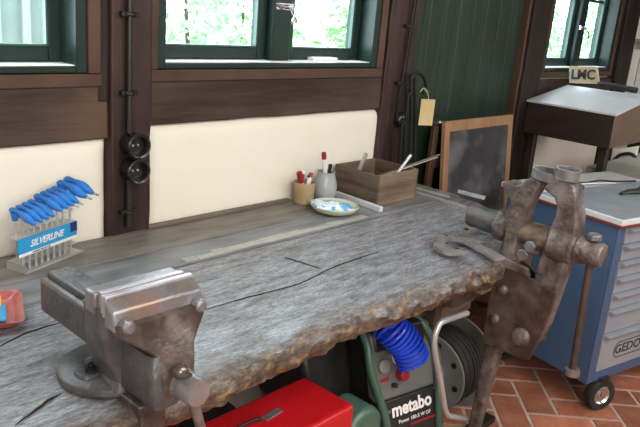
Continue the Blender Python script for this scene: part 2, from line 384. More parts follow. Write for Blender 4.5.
def plaster_panel(x0, x1, z0, z1, name, r=.03):
    """a pillowed plaster infill whose edges run unevenly against the timber"""
    nx, nz_ = 60, 26; bm = bmesh.new(); g = []
    for j in range(nz_+1):
        row = []
        for i in range(nx+1):
            u, v = i/nx, j/nz_
            x = x0+(x1-x0)*u; z = z0+(z1-z0)*v
            if i in (0, nx): x += noise.noise((z*9, x0, 1))*.006
            if j in (0, nz_): z += noise.noise((x*7, z0, 2))*.007
            # round the corners
            dx = min(x-x0, x1-x); dz = min(z-z0, z1-z)
            if dx < r and dz < r and v > .5:
                a = Vector((r-dx, r-dz)); 
                if a.length > r:
                    k = r/a.length; sx = (r-a.x*k); sz = (r-a.y*k)
                    x = x0+sx if x-x0 < x1-x else x1-sx; z = z1-sz
            d = min(x-x0, x1-x, z-z0, z1-z); d = max(d, 0)
            y = WY+.004 + .026*math.exp(-d/.012) - .004 + noise.noise((x*4, z*4, 5))*.003
            row.append(bm.verts.new((x, y, z)))
        g.append(row)
    for j in range(nz_):
        for i in range(nx): bm.faces.new((g[j][i], g[j][i+1], g[j+1][i+1], g[j+1][i]))
    mb = MB(); mb.bm.free(); mb.bm = bm
    return mb.build(name, M['plaster'], bw, smooth=80)
plaster_panel(.2, 1.187, .78, 1.178, 'plaster_panel')
plaster_panel(1.345, 2.66, .78, 1.208, 'plaster_panel')
plaster_panel(4.2, 5.6, .3, 1.2, 'plaster_panel')
plaster_panel(.2, 2.66, .12, .72, 'plaster_panel')

def timber(a, b, m, name='timber', jit=.004, bevel=.006, parent=None):
    a = Vector(a); b = Vector(b); mb = MB(); d = b-a
    nx = max(1, int(d.x/.05)); nz_ = max(1, int(d.z/.05)); 
    # box shell with a subdivided front
    fr = {}
    for i in range(nx+1):
        for j in range(nz_+1):
            fr[i, j] = (mb.bm.verts.new((a.x+d.x*i/nx, a.y, a.z+d.z*j/nz_)), mb.bm.verts.new((a.x+d.x*i/nx, b.y, a.z+d.z*j/nz_)))
    for i in range(nx):
        for j in range(nz_):
            for k in (0, 1): mb.bm.faces.new([fr[p][k] for p in ((i, j), (i+1, j), (i+1, j+1), (i, j+1))])
    for i in range(nx):
        for j in (0, nz_): mb.bm.faces.new((fr[i, j][0], fr[i+1, j][0], fr[i+1, j][1], fr[i, j][1]))
    for j in range(nz_):
        for i in (0, nx): mb.bm.faces.new((fr[i, j][0], fr[i, j+1][0], fr[i, j+1][1], fr[i, j][1]))
    o = mb.build(name, m, parent, bevel=bevel, jit=jit)
    if parent is None: struct(o)
    return o
timber((-.3, WY-.004, 1.178), (1.19, 2.15, 1.352), M['beam_x'], 'trim_1')
timber((1.34, WY-.004, 1.212), (2.64, 2.15, 1.363), M['beam_x'], 'trim_2')
timber((1.19, WY-.022, 0), (1.34, 2.15, 2.8), M['post_z'], 'trim_3')
timber((1.152, WY-.006, 1.3), (1.192, 2.15, 2.8), M['post_dark'], 'trim_4', jit=.003)
timber((2.595, WY-.02, 0), (2.81, 2.15, 2.8), M['post_z'], 'trim_6')
timber((3.87, WY-.03, 0), (3.892, 2.15, 2.8), M['trim'], 'trim_7', jit=.004)
timber((3.898, WY-.045, 0), (4.06, 2.15, 2.8), M['post_dark'], 'trim_8')
timber((4.055, WY-.02, 0), (4.17, 2.15, 2.8), M['post_dark'], 'trim_9')
timber((5.36, WY-.03, 0), (5.62, 2.15, 2.8), M['post_dark'], 'trim_10')
timber((4.15, WY-.004, 1.19), (5.4, 2.15, 1.318), M['beam_x'], 'trim_11')
timber((.2, WY-.01, .0), (2.7, 2.1, .11), M['beam_x'], 'trim_12')
for x_, z_ in ((1.265, 1.34), (1.275, 1.5)):
    pass

# green boarded door between the posts
def boarded_door():
    mb = MB(); n = 8; x0, x1 = 2.81, 3.87; wd = (x1-x0)/n
    for i in range(n): mb.box((x0+i*wd+.0015, 2.03+(.002 if i % 2 else 0), .02), (x0+(i+1)*wd-.0015, 2.06, 2.35))
    mb.box((x0, 2.04, .02), (x1, 2.048, 2.35))
    o = mb.build('door_1', M['door_green'], bevel=.003); struct(o)
    MB().box((x0, 2.028, 1.155), (x1, 2.034, 1.16)).build('ledge', M['door_green'], o)
    return o
door = boarded_door()
c_ = onY(436, 124, 1.98)
kb = MB().lathe([(.004, -.04), (.012, -.038), (.012, -.01), (.02, 0), (.026, .012), (.024, .026), (.012, .034), (.001, .036)], c_, (0, -1, 0)); kb.build('door_knob', M['chrome'], door)

def window(name, x0, x1, z0, mull, curtains=False):
    """fixed frame, sill board, two casements with glass, brown trim round it"""
    fr = MB(); fw = .036; zt = ZT; d0, d1 = WY-.004, 2.17
    fr.box((x0, d0, z0), (x0+fw, d1, zt)); fr.box((x1-fw, d0, z0), (x1, d1, zt)); fr.box((x0+fw, d0+.0005, z0), (x1-fw, d1, z0+.02)); fr.box((x0+fw, d0+.0005, zt-.04), (x1-fw, d1, zt))
    root = fr.build(name, M['green'], bevel=.003); struct(root)
    MB().box((x0+fw, WY+.006, z0+.02), (x1-fw, 2.15, z0+.0235)).build('window_sill', M['white_paper'], root, bevel=.002)
    t = MB(); tw = .042
    t.box((x0-.03, WY-.012, z0-.042), (x1+.045, WY+.03, z0-.002)); t.box((x0-.028, WY-.0125, z0-.0015), (x0+.001, WY+.03, zt+.04)); t.box((x1-.001, WY-.0125, z0-.0015), (x1+.042, WY+.03, zt+.04))
    t.build('window_trim', M['trim'], root, bevel=.003)
    ys = 2.1; m0, m1 = mull
    MB().box((m0, ys-.035, z0+.0236), (m1, ys+.05, zt-.04)).build('mullion', M['green'], root, bevel=.006)
    for (a, b) in ((x0+fw, m0), (m1, x1-fw)):
        sash = MB(); sw = .045; q0 = z0+.025
        sash.box((a+sw, ys+.0005, q0), (b-sw, ys+.045, q0+.046)); sash.box((a+sw, ys+.0005, zt-.1), (b-sw, ys+.045, zt-.045))
        sash.box((a+.004, ys, q0), (a+sw, ys+.045, zt-.045)); sash.box((b-sw, ys, q0), (b-.004, ys+.045, zt-.045))
        if name == 'window_3': sash.box((a+sw, ys+.01, 1.83), (b-sw, ys+.04, 1.85))
        s_ = sash.build('casement', M['green'], root, bevel=.005)
        MB().box((a+sw-.002, ys+.02, q0+.044), (b-sw+.002, ys+.026, zt-.098)).build('window_glass', M['glass'], s_)
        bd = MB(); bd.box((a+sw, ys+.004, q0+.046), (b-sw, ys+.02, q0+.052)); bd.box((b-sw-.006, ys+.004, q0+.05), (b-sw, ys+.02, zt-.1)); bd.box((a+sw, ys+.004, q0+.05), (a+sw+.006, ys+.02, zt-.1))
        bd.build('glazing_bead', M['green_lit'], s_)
    zc = {'window_2': 1.635, 'window_3': 1.655}.get(name)
    if zc:
        h = MB(); mc = (m0+m1)/2
        h.box((mc-.045, ys-.045, zc-.012), (mc+.045, ys-.035, zc+.012)); h.cyl((mc, ys-.045, zc), (mc, ys-.075, zc), .009)
        h.tube(spline([(mc, ys-.07, zc), (mc+.015, ys-.078, zc-.03), (mc+.03, ys-.08, zc-.055), (mc+.012, ys-.08, zc-.065), (mc+.008, ys-.08, zc-.045), (mc+.018, ys-.078, zc-.02)], 5), .005, 8)
        h.tube([(mc-.06, ys-.05, zc+.006), (mc-.02, ys-.06, zc), (mc, ys-.07, zc)], .006, 8)
        h.build('window_latch', M['chrome'], root, bevel=.002)
    return root
window('window_1', -.12, 1.118, 1.391, (.45, .54))
window('window_2', 1.369, 2.54, 1.402, (1.935, 2.035))
window('window_3', 4.205, 5.28, 1.372, (4.745, 4.845))

#@@OUTSIDE
# ---------------------------------------------------------------- outside
struct(MB().box((-2, 2.4, -.3), (40, 40, -.2)).build('ground', M['grass']))
hs = thing('garden_house', (2.9, 6.4, -.2), 'pale grey boarded house wall outside the left window', 'house')
M['house'] = mat('house_grey', (.11, .13, .14), (.13, .15, .16), .9, bump=0)
M['house2'] = mat('house_batten', (.19, .2, .21), None, .9, bump=0)
MB().box((1.2, 6.3, -.2), (3.5, 6.6, 3.2)).build('wall', M['house'], hs)
for k_ in range(9): MB().box((1.3+k_*.26, 6.26, -.2), (1.37+k_*.26, 6.3, 3.2)).build('batten', M['house2'], hs)
MB().box((1.1, 6.2, 3.2), (3.6, 6.8, 3.35)).build('roof', M['house2'], hs)
def shrub(h, r, n, seed):
    rnd = random.Random(seed); mb = MB()
    for _ in range(n):
        while True:
            p = Vector((rnd.uniform(-1, 1), rnd.uniform(-1, 1), rnd.uniform(-1, 1)))
            if .45 < p.length < 1: break
        c = Vector((p.x*r, p.y*r*.8, h/2+p.z*h/2+.1)); s_ = rnd.uniform(.05, .1)
        a = Vector((rnd.gauss(0, 1), rnd.gauss(0, 1), rnd.gauss(0, 1))).normalized(); b = a.orthogonal().normalized()
        mb._add([c-a*s_, c+b*s_*.45, c+a*s_, c-b*s_*.45], [(0, 1, 2, 3)])
    return mb
sh = []
for k in range(3):
    t = thing('shrub', (0, 0, -.2), 'pale leafy shrub', 'shrub', 'shrubs outside the windows')
    WLOC[t.name] = Vector((0, 0, 0))
    shrub(2.5, .95, 1100, k).build('foliage', M['leaf'], t); MB().tube([(0, 0, 0), (.03, 0, 1.0), (-.05, .02, 1.9)], [.05, .035, .015]).build('stem', M['post_z'], t)
    sh.append(t)
spots = [(4.6, 6.2), (6.2, 7.2), (7.9, 6.2), (11.6, 6.1), (13.6, 7.2), (15.6, 6.2), (17.6, 7.2)]
labs = ['overexposed green shrub outside, seen through the left pane of the middle window',
        'green shrub outside near the middle of the two-pane middle window', 'leafy shrub outside seen through the right pane of the middle window',
        'green shrub outside at the left edge of the small far window', 'green shrub outside behind the left pane of the small far window',
        'green shrub outside behind the right pane of the small far window', 'green shrub outside at the right edge of the small far window']
for i, (x, y) in enumerate(spots):
    o = sh[i] if i < 3 else copy_tree(sh[i % 3])
    o.location = (x, y, -.2); o.rotation_euler.z = i*1.3; o['label'] = labs[i]

#@@BENCH
# ================================================================ WORKBENCH
bench = thing('workbench', (1.6, 1.55, 0), 'long old workbench with a thick live-edge slab top under the windows', 'workbench')
def slab():
    """thick slab, rough live front edge"""
    bm = bmesh.new(); N_ = 560; X0, X1 = .15, 2.78; rings = []
    for i in range(N_+1):
        u = i/N_; x = X0+(X1-X0)*u
        fy = 1.075+.012*math.sin(x*5.1+1)+.016*noise.noise((x*5, 0, 0))+.008*noise.noise((x*17, 3, 0))
        if x > 2.3: fy += (x-2.3)*.55 + (max(0, x-2.62)**2)*6
        if x < .62: fy += (.62-x)*.08
        yb = 1.645
        th = .09+.012*noise.noise((x*4, 7, 0))
        zt = .85
        prof = []
        for k in range(45):
            y = yb+(fy+.03-yb)*k/44
            nb = noise.noise((x*3, y*14, 2))*.0016 + noise.noise((x*22, y*50, 4))*.0012 - .0035*max(0, noise.noise((x*9, y*24, 8))-.32)
            prof.append((y, zt+nb-(.004*max(0, (k-32)/12))-(.006 if k == 0 else 0)))
        for k in range(1, 9):
            a = k/8*PI
            rr = th/2
            n1 = noise.noise((x*16, a*2.2, 5))*.011+noise.noise((x*42, a*4, 9))*.006
            bul = .7
            prof.append((fy+.03-math.sin(a)*rr*bul-.012*(1-abs(math.cos(a)))+n1, zt-.003-rr+math.cos(a)*rr + (n1*.4 if 1 < k < 8 else 0)))
        for k in range(1, 4): prof.append((fy+.03+(yb-fy-.03)*k/3, zt-.003-th))
        rings.append([bm.verts.new((x, y, z)) for y, z in prof])
    n = len(rings[0])
    for a, b in zip(rings, rings[1:]):
        for k in range(n): bm.faces.new((a[k], a[(k+1) % n], b[(k+1) % n], b[k]))
    bm.faces.new(rings[0]); bm.faces.new(rings[-1])
    mb = MB(); mb.bm.free(); mb.bm = bm
    o = mb.build('slab_top', M['slab'], None, smooth=50)
    o.parent = bench; o.location = o.location-Vector(bench.location)
    return o
slab()
def plank(y0, y1, x0, x1, m, z=.85):
    return MB().box((x0, y0, z-.05), (x1, y1, z)).build('plank', m, bench, bevel=.003)
plank(1.656, 1.797, .15, 2.82, M['plank_blue'], .849)
plank(1.806, 2.005, .15, 2.82, M['plank'], .85)
# moulding on the wall edge
MB().box((1.33, 1.988, .85), (2.02, 2.008, .864)).build('edge_moulding', M['strip'], bench, bevel=.003)
# pale patches let in beside the joint
pm = MB(); rnd = random.Random(3); x = 1.25
while x < 2.12:
    l = rnd.uniform(.04, .09); pm.box((x, 1.66+rnd.uniform(-.001, .004), .8495), (x+l-.003, 1.694+rnd.uniform(-.008, .01), .8512), rot=rotz(rnd.uniform(-.02, .02))); x += l
pm.build('inlaid_patch', M['patch'], bench)
# cracks: thin dark gaps in the slab
for pts in ([onZ(195, 312, .8522), onZ(240, 299, .8522), onZ(300, 283, .8522), onZ(335, 266, .8522), onZ(380, 251, .8522)],
            [onZ(0, 346, .8522), onZ(25, 333, .8522), onZ(60, 322, .8522)],
            [onZ(285, 257, .8522), onZ(320, 268, .8522)],
            [onZ(15, 424, .8522), onZ(45, 402, .8522), onZ(62, 392, .8522)]):
    P = spline(pts, 6); k_ = len(P); MB().tube([p+Vector((noise.noise(p*40)*.004, noise.noise(p*55)*.004, -.0018)) for p in P], [.0022*math.sin(PI*(i+.5)/k_)+.0006 for i in range(k_)], 6).build('crack', M['post_dark'], bench)
# frame beneath
for (a, b) in (((.3, 1.2, 0), (.4, 1.3, .757)), ((2.52, 1.45, 0), (2.62, 1.55, .757)), ((.3, 1.88, 0), (.4, 1.98, .797)), ((2.6, 1.88, 0), (2.7, 1.98, .797))):
    MB().box(a, b).build('leg', M['bench_frame'], bench, bevel=.004)
MB().box((2.04, 1.16, .66), (2.62, 1.2, .757)).build('apron_rail', M['bench_frame'], bench, bevel=.004)
e0 = onY(445, 316, 1.36); e1 = onY(440, 305, 1.36)
MB().box((e1.x-.025, 1.36, 0), (e1.x+.025, 1.41, .757)).build('leg', M['bench_frame'], bench, bevel=.003)
MB().box((e1.x+.03, 1.37, e0.z-.03), (2.56, 1.4, e0.z+.03)).build('lower_rail', M['box_end'], bench, bevel=.003)
MB().box((2.15, 1.4, .48), (2.9, 1.44, .58)).build('lower_rail', M['bench_frame'], bench, bevel=.004)
MB().box((2.12, 1.1, .715), (2.4, 1.13, .735)).build('batten', M['box_end'], bench, bevel=.003)
# slats and flat steel lying at the far end
q0, q1 = onZ(414, 190, .862), onZ(467, 206, .862)
tag(MB().prism([q0, q1, q1+Vector((0, .03, 0)), q0+Vector((.0, .035, 0))], (0, 0, -.012)).build('wood_offcut', M['patch'], bevel=.002), 'thin long pale wood offcut lying at the far right end of the workbench', 'wood offcut')
q0, q1 = onZ(418, 187, .874), onZ(450, 196, .874)
tag(MB().prism([q0, q1, q1+Vector((0, .02, 0)), q0+Vector((0, .02, 0))], (0, 0, -.0118)).build('wood_offcut', M['patch'], bevel=.002), 'short wood offcut lying on top of the longer one by the blackboard', 'wood offcut')

#@@BENCHVISE
# ================================================================ BENCH VISE (left)
V = thing('bench_vise', (.73, 1.2, .85), 'large grey cast-iron bench vise bolted to the front edge of the workbench', 'vise')
cx = .73
b_ = MB(); b_.lathe([(.112, .002), (.116, .008), (.114, .02), (.105, .026), (.06, .03), (.02, .03)], (.725, 1.215, .85), n=48)
b_.build('base_plate', M['cast'], V, bevel=.002)
lug = MB(); lug.loft([(.66, 1.2, .87, .03, .03), (.66, 1.2, .885, .026, .026)], 2.5); lug.build('base_lug', M['cast'], V, bevel=.002)
bo = MB(); bo.lathe([(.013, 0), (.013, .012)], (.662, 1.195, .882), n=6); bo.lathe([(.006, .012), (.006, .02)], (.662, 1.195, .882), n=12); bo.build('bolt', M['iron'], V, bevel=.001)
bd = MB()
bd.loft([(cx, 1.185, .868, .066, .085), (cx, 1.18, .885, .056, .07), (cx-.004, 1.16, .91, .06, .05), (cx-.008, 1.152, .94, .07, .042), (cx-.01, 1.15, .98, .077, .04), (cx-.008, 1.15, 1.01, .082, .038), (cx+.0, 1.148, 1.03, .09, .036), (cx+.002, 1.146, 1.046, .098, .034), (cx+.002, 1.146, 1.06, .1, .034)], 7, 32)
bd.build('rear_body', M['cast'], V)
# beam that runs back
MB().box((.672, 1.16, .925), (.757, 1.44, 1.01)).build('beam_housing', M['cast'], V, bevel=.01, seg=3)
MB().box((.687, 1.155, 1.009), (.748, 1.43, 1.025)).build('beam', M['cast'], V, bevel=.004)
# rear jaw block and jaw plates
MB().box((.632, 1.125, 1.045), (.832, 1.162, 1.09)).build('rear_jaw', M['steel'], V, bevel=.004)
MB().box((.64, 1.112, 1.05), (.832, 1.125, 1.094)).build('jaw_plate', M['steel_bright'], V, bevel=.002)
MB().box((.634, 1.087, 1.05), (.836, 1.101, 1.096)).build('jaw_plate', M['steel_bright'], V, bevel=.002)
MB().hexa([(.63, 1.05, 1.035), (.836, 1.05, 1.035), (.836, 1.087, 1.035), (.63, 1.087, 1.035), (.63, 1.056, 1.075), (.836, 1.056, 1.075), (.836, 1.087, 1.092), (.63, 1.087, 1.092)]).build('front_jaw', M['steel'], V, bevel=.005)
fb = MB()
fb.loft([(cx+.006, 1.045, .868, .03, .036), (cx+.008, 1.04, .885, .04, .044), (cx+.01, 1.04, .92, .043, .048), (cx+.012, 1.043, .96, .045, .046), (cx+.012, 1.05, .985, .052, .04), (cx+.008, 1.056, 1.008, .078, .034), (cx+.004, 1.06, 1.026, .098, .031), (cx+.003, 1.062, 1.05, .101, .029)], 5, 32)
fb.build('front_body', M['cast_brown'], V)
sl = MB(); sl.loft([(cx-.012, 1.075, .87, .03, .075), (cx-.012, 1.075, .882, .036, .08), (cx-.012, 1.075, .97, .036, .07), (cx-.012, 1.075, .98, .03, .062)], 8); sl.build('slide', M['cast'], V)
for x_ in (.652, .818):
    MB().lathe([(.001, -.005), (.0135, -.005), (.0135, .012), (.009, .017), (.001, .018)], (x_, 1.045, 1.048), (0, -1, 0), n=16).build('jaw_screw', M['steel'], V)
bs = MB(); bs.lathe([(.03, -.03), (.036, -.02), (.036, .0), (.03, .006), (.028, .02), (.029, .055), (.025, .062), (.001, .062)], (.746, 1.0, .917), (0, -1, 0), n=28); bs.build('screw_head', M['steel'], V)
hp = Vector((.746, .968, .917)); hd = Vector((.07, -.05, -.33)).normalized()
MB().tube([hp-hd*.03, hp+hd*.26], .0105, 14).build('handle', M['cast_brown'], V)
MB().ball(hp-hd*.034+Vector((-.014, 0, .01)), .0165).build('handle_knob', M['knob_steel'], V)
MB().ball(hp+hd*.265, .0165).build('handle_knob', M['cast_brown'], V)
un = MB(); un.box((.69, 1.05, .74), (.75, 1.075, .858)); un.box((.672, 1.03, .853), (.735, 1.1, .872)); un.build('mounting_strap', M['cast_brown'], V, bevel=.004)

#@@HEXRACK
# ================================================================ hex key rack
RA = math.radians(20); RX = Matrix.Translation((.822, 1.835, .85)) @ Matrix.Rotation(RA, 4, 'Z')
hk = thing('hex_key_rack', tuple(RX @ Vector((.12, .03, 0))), 'folded metal rack with a blue brand label holding blue-handled hex keys', 'tool rack')
rk = MB(RX); L_ = .235
rk.box((0, 0, 0), (L_, .075, .0015))
for k_ in range(9): rk.box((.012+k_*.024, .028, .0016), (.022+k_*.024, .0295, .046))
rk.box((0, .028, .022), (L_, .075, .0235))
rk.box((0, .0, .0015), (.0015, .075, .0235)); rk.box((0, .03, .094), (L_, .075, .0955)); rk.box((0, .0, .0015), (L_, .0012, .006))
rk.build('rack', M['zinc'], hk)
lb = MB(RX); lb.box((0, .027, .042), (L_, .0295, .096)); lb.build('label_panel', M['label_blue'], hk)
l2 = MB(RX); l2.box((L_*.88, .026, .066), (L_, .0268, .096)); l2.build('label_corner', M['label_navy'], hk)
l3 = MB(RX); l3.box((.0, .026, .042), (L_, .0268, .051)); l3.build('label_strip', M['white'], hk)
xd = RX.to_3x3() @ Vector((1, 0, 0))
text('SILVERLINE', .028, RX @ Vector((.108, .0255, .073)), xd, (0, 0, 1), M['white'], hk, 'lettering', off=.0006, shear=.35, width=.95)
text('T-HANDLE HEX KEY SET', .007, RX @ Vector((.085, .0255, .0465)), xd, (0, 0, 1), M['label_navy'], hk, 'lettering', width=.95)

def hex_key(L, r):
    """T-handled key, blade hanging down from the origin, grip along -y"""
    k = thing('hex_key', (0, 0, 0), 'blue', 'hex key', 'blue T-handled hex keys in the rack')
    MB().cyl((0, 0, -L), (0, 0, .012), r, n=6).build('blade', M['zinc'], k)
    g = MB(); s_ = r/.003
    w_ = .0115+.0072*s_
    secs = []
    for i in range(13):
        t = i/12; y = .018-t*(.088+.024*s_)
        rr = w_*(.75+.25*math.cos(t*2*PI*1.5+.4))*(.45 if i in (0, 12) else .85 if i in (1, 11) else 1)
        secs.append((Vector((0, y, .016+.006*math.sin(t*PI*1.6)-.016*t)), rr*.72))
    g.tube([a for a, _ in secs], [b for _, b in secs], 14)
    g.tube([(0, 0, -.012), (0, 0, .012)], [w_*.45, w_*.75], 12)
    g.build('grip', M['blue'], k)
    e = secs[-1][0]; MB().cyl(e+Vector((0, .004, 0)), e+Vector((0, -.016, -.002)), r*.95, n=6).build('tip', M['zinc'], k)
    return k
protos = [hex_key(.15, .0022), hex_key(.165, .003), hex_key(.18, .0042)]
spec_ = [(0, .012, .158, 0), (0, .036, .161, 0), (0, .058, .164, 0), (0, .08, .167, 0), (1, .106, .178, 0), (1, .13, .181, 0), (1, .153, .184, 0), (1, .174, .187, 0), (2, .2, .2, 0), (2, .229, .206, 0)]
labk = ['smallest blue T-handled hex key at the left end of the rack', 'small blue hex key beside the smallest one in the rack', 'third blue hex key from the left in the rack',
        'fourth blue hex key from the left in the rack', 'fifth blue hex key from the left, first of the middle sizes', 'sixth blue hex key from the left in the rack',
        'seventh blue hex key from the left in the rack', 'eighth blue hex key, last before the two tall ones', 'large tall blue hex key second from the right end of the rack', 'largest blue T-handled hex key at the right end of the rack']
used = set()
for i, (kind, u, h, _) in enumerate(spec_):
    o = protos[kind] if kind not in used else copy_tree(protos[kind]); used.add(kind)
    o.location = RX @ Vector((u+.004, .052, h)); o.rotation_euler.z = math.radians(16); o['label'] = labk[i]

#@@TRAY
# red tray at the left edge
tc_ = Vector((.612, 1.635, .85))
tr = thing('square_tray', tuple(tc_), 'square red dish with coloured packets at the left edge of the workbench', 'tray')
tx = Matrix.Translation(tc_) @ Matrix.Rotation(math.radians(-22), 4, 'Z')
t_ = MB(tx); t_.loft([(0, 0, .001, .075, .075), (0, 0, .006, .085, .085), (0, 0, .022, .098, .098), (0, 0, .024, .1, .1), (0, 0, .02, .092, .092), (0, 0, .009, .08, .08)], 12); t_.build('dish', M['red_tray'], tr)
MB(tx).box((.0, -.06, .01), (.06, .03, .018)).build('blue_packet', M['label_blue'], tr, bevel=.003)
MB(tx).box((-.02, .02, .011), (.05, .065, .03)).build('yellow_packet', mat('yellow_packet', (.8, .55, .05), None, .5, bump=0), tr, bevel=.004)

#@@DESKITEMS
# cup with markers
cc = onZ(303, 203, .85); cc.z = .85; KS = 1.22
tag(MB().lathe([(a*KS, b*KS) for a, b in [(.03, 0), (.034, .004), (.036, .045), (.038, .074), (.036, .077), (.033, .074), (.031, .01), (.001, .008)]], cc).build('pencil_cup', M['cup']), 'beige ribbed cup holding red markers beside the grey stoneware jar', 'cup')
def pen(name, p0, p1, r, m, cap, label, cat, capm=None, capl=.035):
    p0 = Vector(p0); p1 = Vector(p1); d = (p1-p0).normalized(); o = thing(name, tuple(p0), label, cat)
    MB().tube([p0, p1-d*capl], r, 12).build('barrel', m, o); MB().tube([p1-d*capl, p1-d*.003, p1], [r*1.15, r*1.1, r*.7], 12).build('cap', capm or m, o); return o
pen('marker_pen', cc+Vector((.01, 0, .012)), cc+Vector((-.05, -.012, .142)), .0115, M['pen_white'], 1, 'red-capped marker leaning left in the beige cup', 'marker', M['knob_red'], .05)
pen('marker_pen', cc+Vector((0, -.01, .012)), cc+Vector((.035, .0, .128)), .008, M['pen_white'], 1, 'short marker with a red end leaning right in the beige cup', 'marker', M['knob_red'], .02)
pen('pencil', cc+Vector((0, .01, .012)), cc+Vector((-.002, .01, .14)), .006, M['comp_green'], 1, 'thin green pencil standing upright in the beige cup', 'pencil', M['white'], .015)
pen('pencil', cc+Vector((.01, .01, .012)), cc+Vector((.018, -.005, .12)), .005, M['pen_white'], 1, 'thin white pencil between the markers in the beige cup', 'pencil', M['iron'], .01)
# stoneware jar
jc = onZ(322, 200, .85); jc = Vector((jc.x, jc.y-.01, .85))
tag(MB().lathe([(a*1.12, b*1.3) for a, b in [(.03, 0), (.036, .004), (.046, .03), (.046, .055), (.038, .082), (.034, .094), (.036, .1), (.033, .1), (.031, .092), (.035, .08), (.042, .05), (.033, .01), (.001, .008)]], jc, n=36).build('stoneware_jar', M['stone_ware']), 'round grey stoneware jar with pens, behind the pale green dish', 'jar')
pen('marker_pen', jc+Vector((.01, 0, .012)), jc+Vector((-.026, .0, .215)), .009, M['pen_white'], 1, 'white marker with a blue band and red tip standing tall in the grey jar', 'marker', M['knob_red'], .03)
tag(MB().box(jc+Vector((-.014, -.004, .05)), jc+Vector((.006, .002, .155)), rot=Matrix.Rotation(-.12, 3, 'Y')).build('folding_rule', M['white_paper'], bevel=.001), 'white flat rule standing in the grey stoneware jar', 'ruler')
tag(MB().box(jc+Vector((.006, -.006, .05)), jc+Vector((.025, .002, .16)), rot=Matrix.Rotation(.1, 3, 'Y')).build('pocket_tool', M['black'], bevel=.002), 'black flat tool at the right side of the grey jar', 'tool')
# dish with tissue packet
dc = onZ(334, 212, .85); dc.z = .85
tag(MB().lathe([(a*1.12, b*1.1) for a, b in [(.05, 0), (.06, .003), (.082, .014), (.09, .028), (.088, .03), (.08, .018), (.055, .008), (.001, .007)]], dc, n=44).build('shallow_dish', M['dish']), 'shallow pale green dish holding a blue and white packet', 'dish')
pk = MB(Matrix.Translation(dc+Vector((-.005, .01, .03))) @ Matrix.Rotation(math.radians(-28), 4, 'Z') @ Matrix.Rotation(.1, 4, 'Y'))
bmesh.ops.create_grid(pk.bm, x_segments=16, y_segments=10, size=1)
for v in pk.bm.verts:
    x, y = v.co.x, v.co.y; v.co = Vector((x*.082, y*.05, .012*noise.noise((x*2.2, y*2.2, 3))+.008*(1-abs(x)**4)*(1-abs(y)**4)))
g_ = bmesh.ops.extrude_face_region(pk.bm, geom=pk.bm.faces[:]); bmesh.ops.translate(pk.bm, verts=[e for e in g_['geom'] if isinstance(e, bmesh.types.BMVert)], vec=(0, 0, -.011))
tag(pk.build('tissue_packet', M['pack_blue']), 'crumpled blue and white plastic packet lying in the green dish', 'packet')
# spirit level / bar
a_ = onZ(336, 196, .85); b_ = onZ(381, 212, .85)
d_ = (b_-a_).normalized(); n_ = Vector((d_.y, -d_.x, 0))*.011
tag(MB().prism([a_-n_, b_-n_, b_+n_, a_+n_], (0, 0, .022)).build('steel_bar', M['alu'], bevel=.002), 'pale grey square bar lying beside the wooden box', 'bar')
# wooden box
bc = onZ(376, 207, .85); bx0, by0 = bc.x, bc.y; bx1 = bx0+.285; by1 = by0+.25; bh = .135; tw = .011
WB = thing('wooden_box', ((bx0+bx1)/2, (by0+by1)/2, .85), 'open dark wooden box with metal rods, at the wall end of the bench', 'box')
MB().box((bx0, by0, .852), (bx0+tw, by1, .85+bh)).build('side_panel', M['box_wood'], WB, bevel=.0015)
MB().box((bx1-tw, by0, .852), (bx1, by1, .85+bh)).build('side_panel', M['box_wood'], WB, bevel=.0015)
MB().box((bx0+tw, by0, .852), (bx1-tw, by0+tw, .85+bh)).build('end_panel', M['box_end'], WB, bevel=.0015)
MB().box((bx0+tw, by1-tw, .852), (bx1-tw, by1, .85+bh)).build('end_panel', M['box_end'], WB, bevel=.0015)
MB().box((bx0+.002, by0+.002, .8505), (bx1-.002, by1-.002, .862)).build('bottom', M['box_wood'], WB)
def rod(name, p0, p1, r, m, label, cat='rod', n=10): return tag(MB().tube([p0, p1], r, n).build(name, m), label, cat)
rod('metal_rod', (bx0+.06, by1-.05, .865), (bx0+.085, by1-.1, 1.045), .009, M['zinc'], 'grey rod standing up from the left of the wooden box')
rod('metal_rod', (bx0+.1, by0+.06, .866), (bx0+.24, by0+.02, 1.05), .007, M['zinc'], 'bright steel rod leaning out of the right side of the wooden box')
rod('metal_rod', (bx0+.05, by0+.13, .925), (bx1+.14, by0-.01, 1.04), .0035, M['box_end'], 'long thin brown rod sticking far out of the wooden box')
rod('metal_rod', (bx0+.05, by0+.1, .935), (bx1+.14, by0+.0, 1.026), .003, M['patch'], 'long thin pale rod just below the brown one in the wooden box')

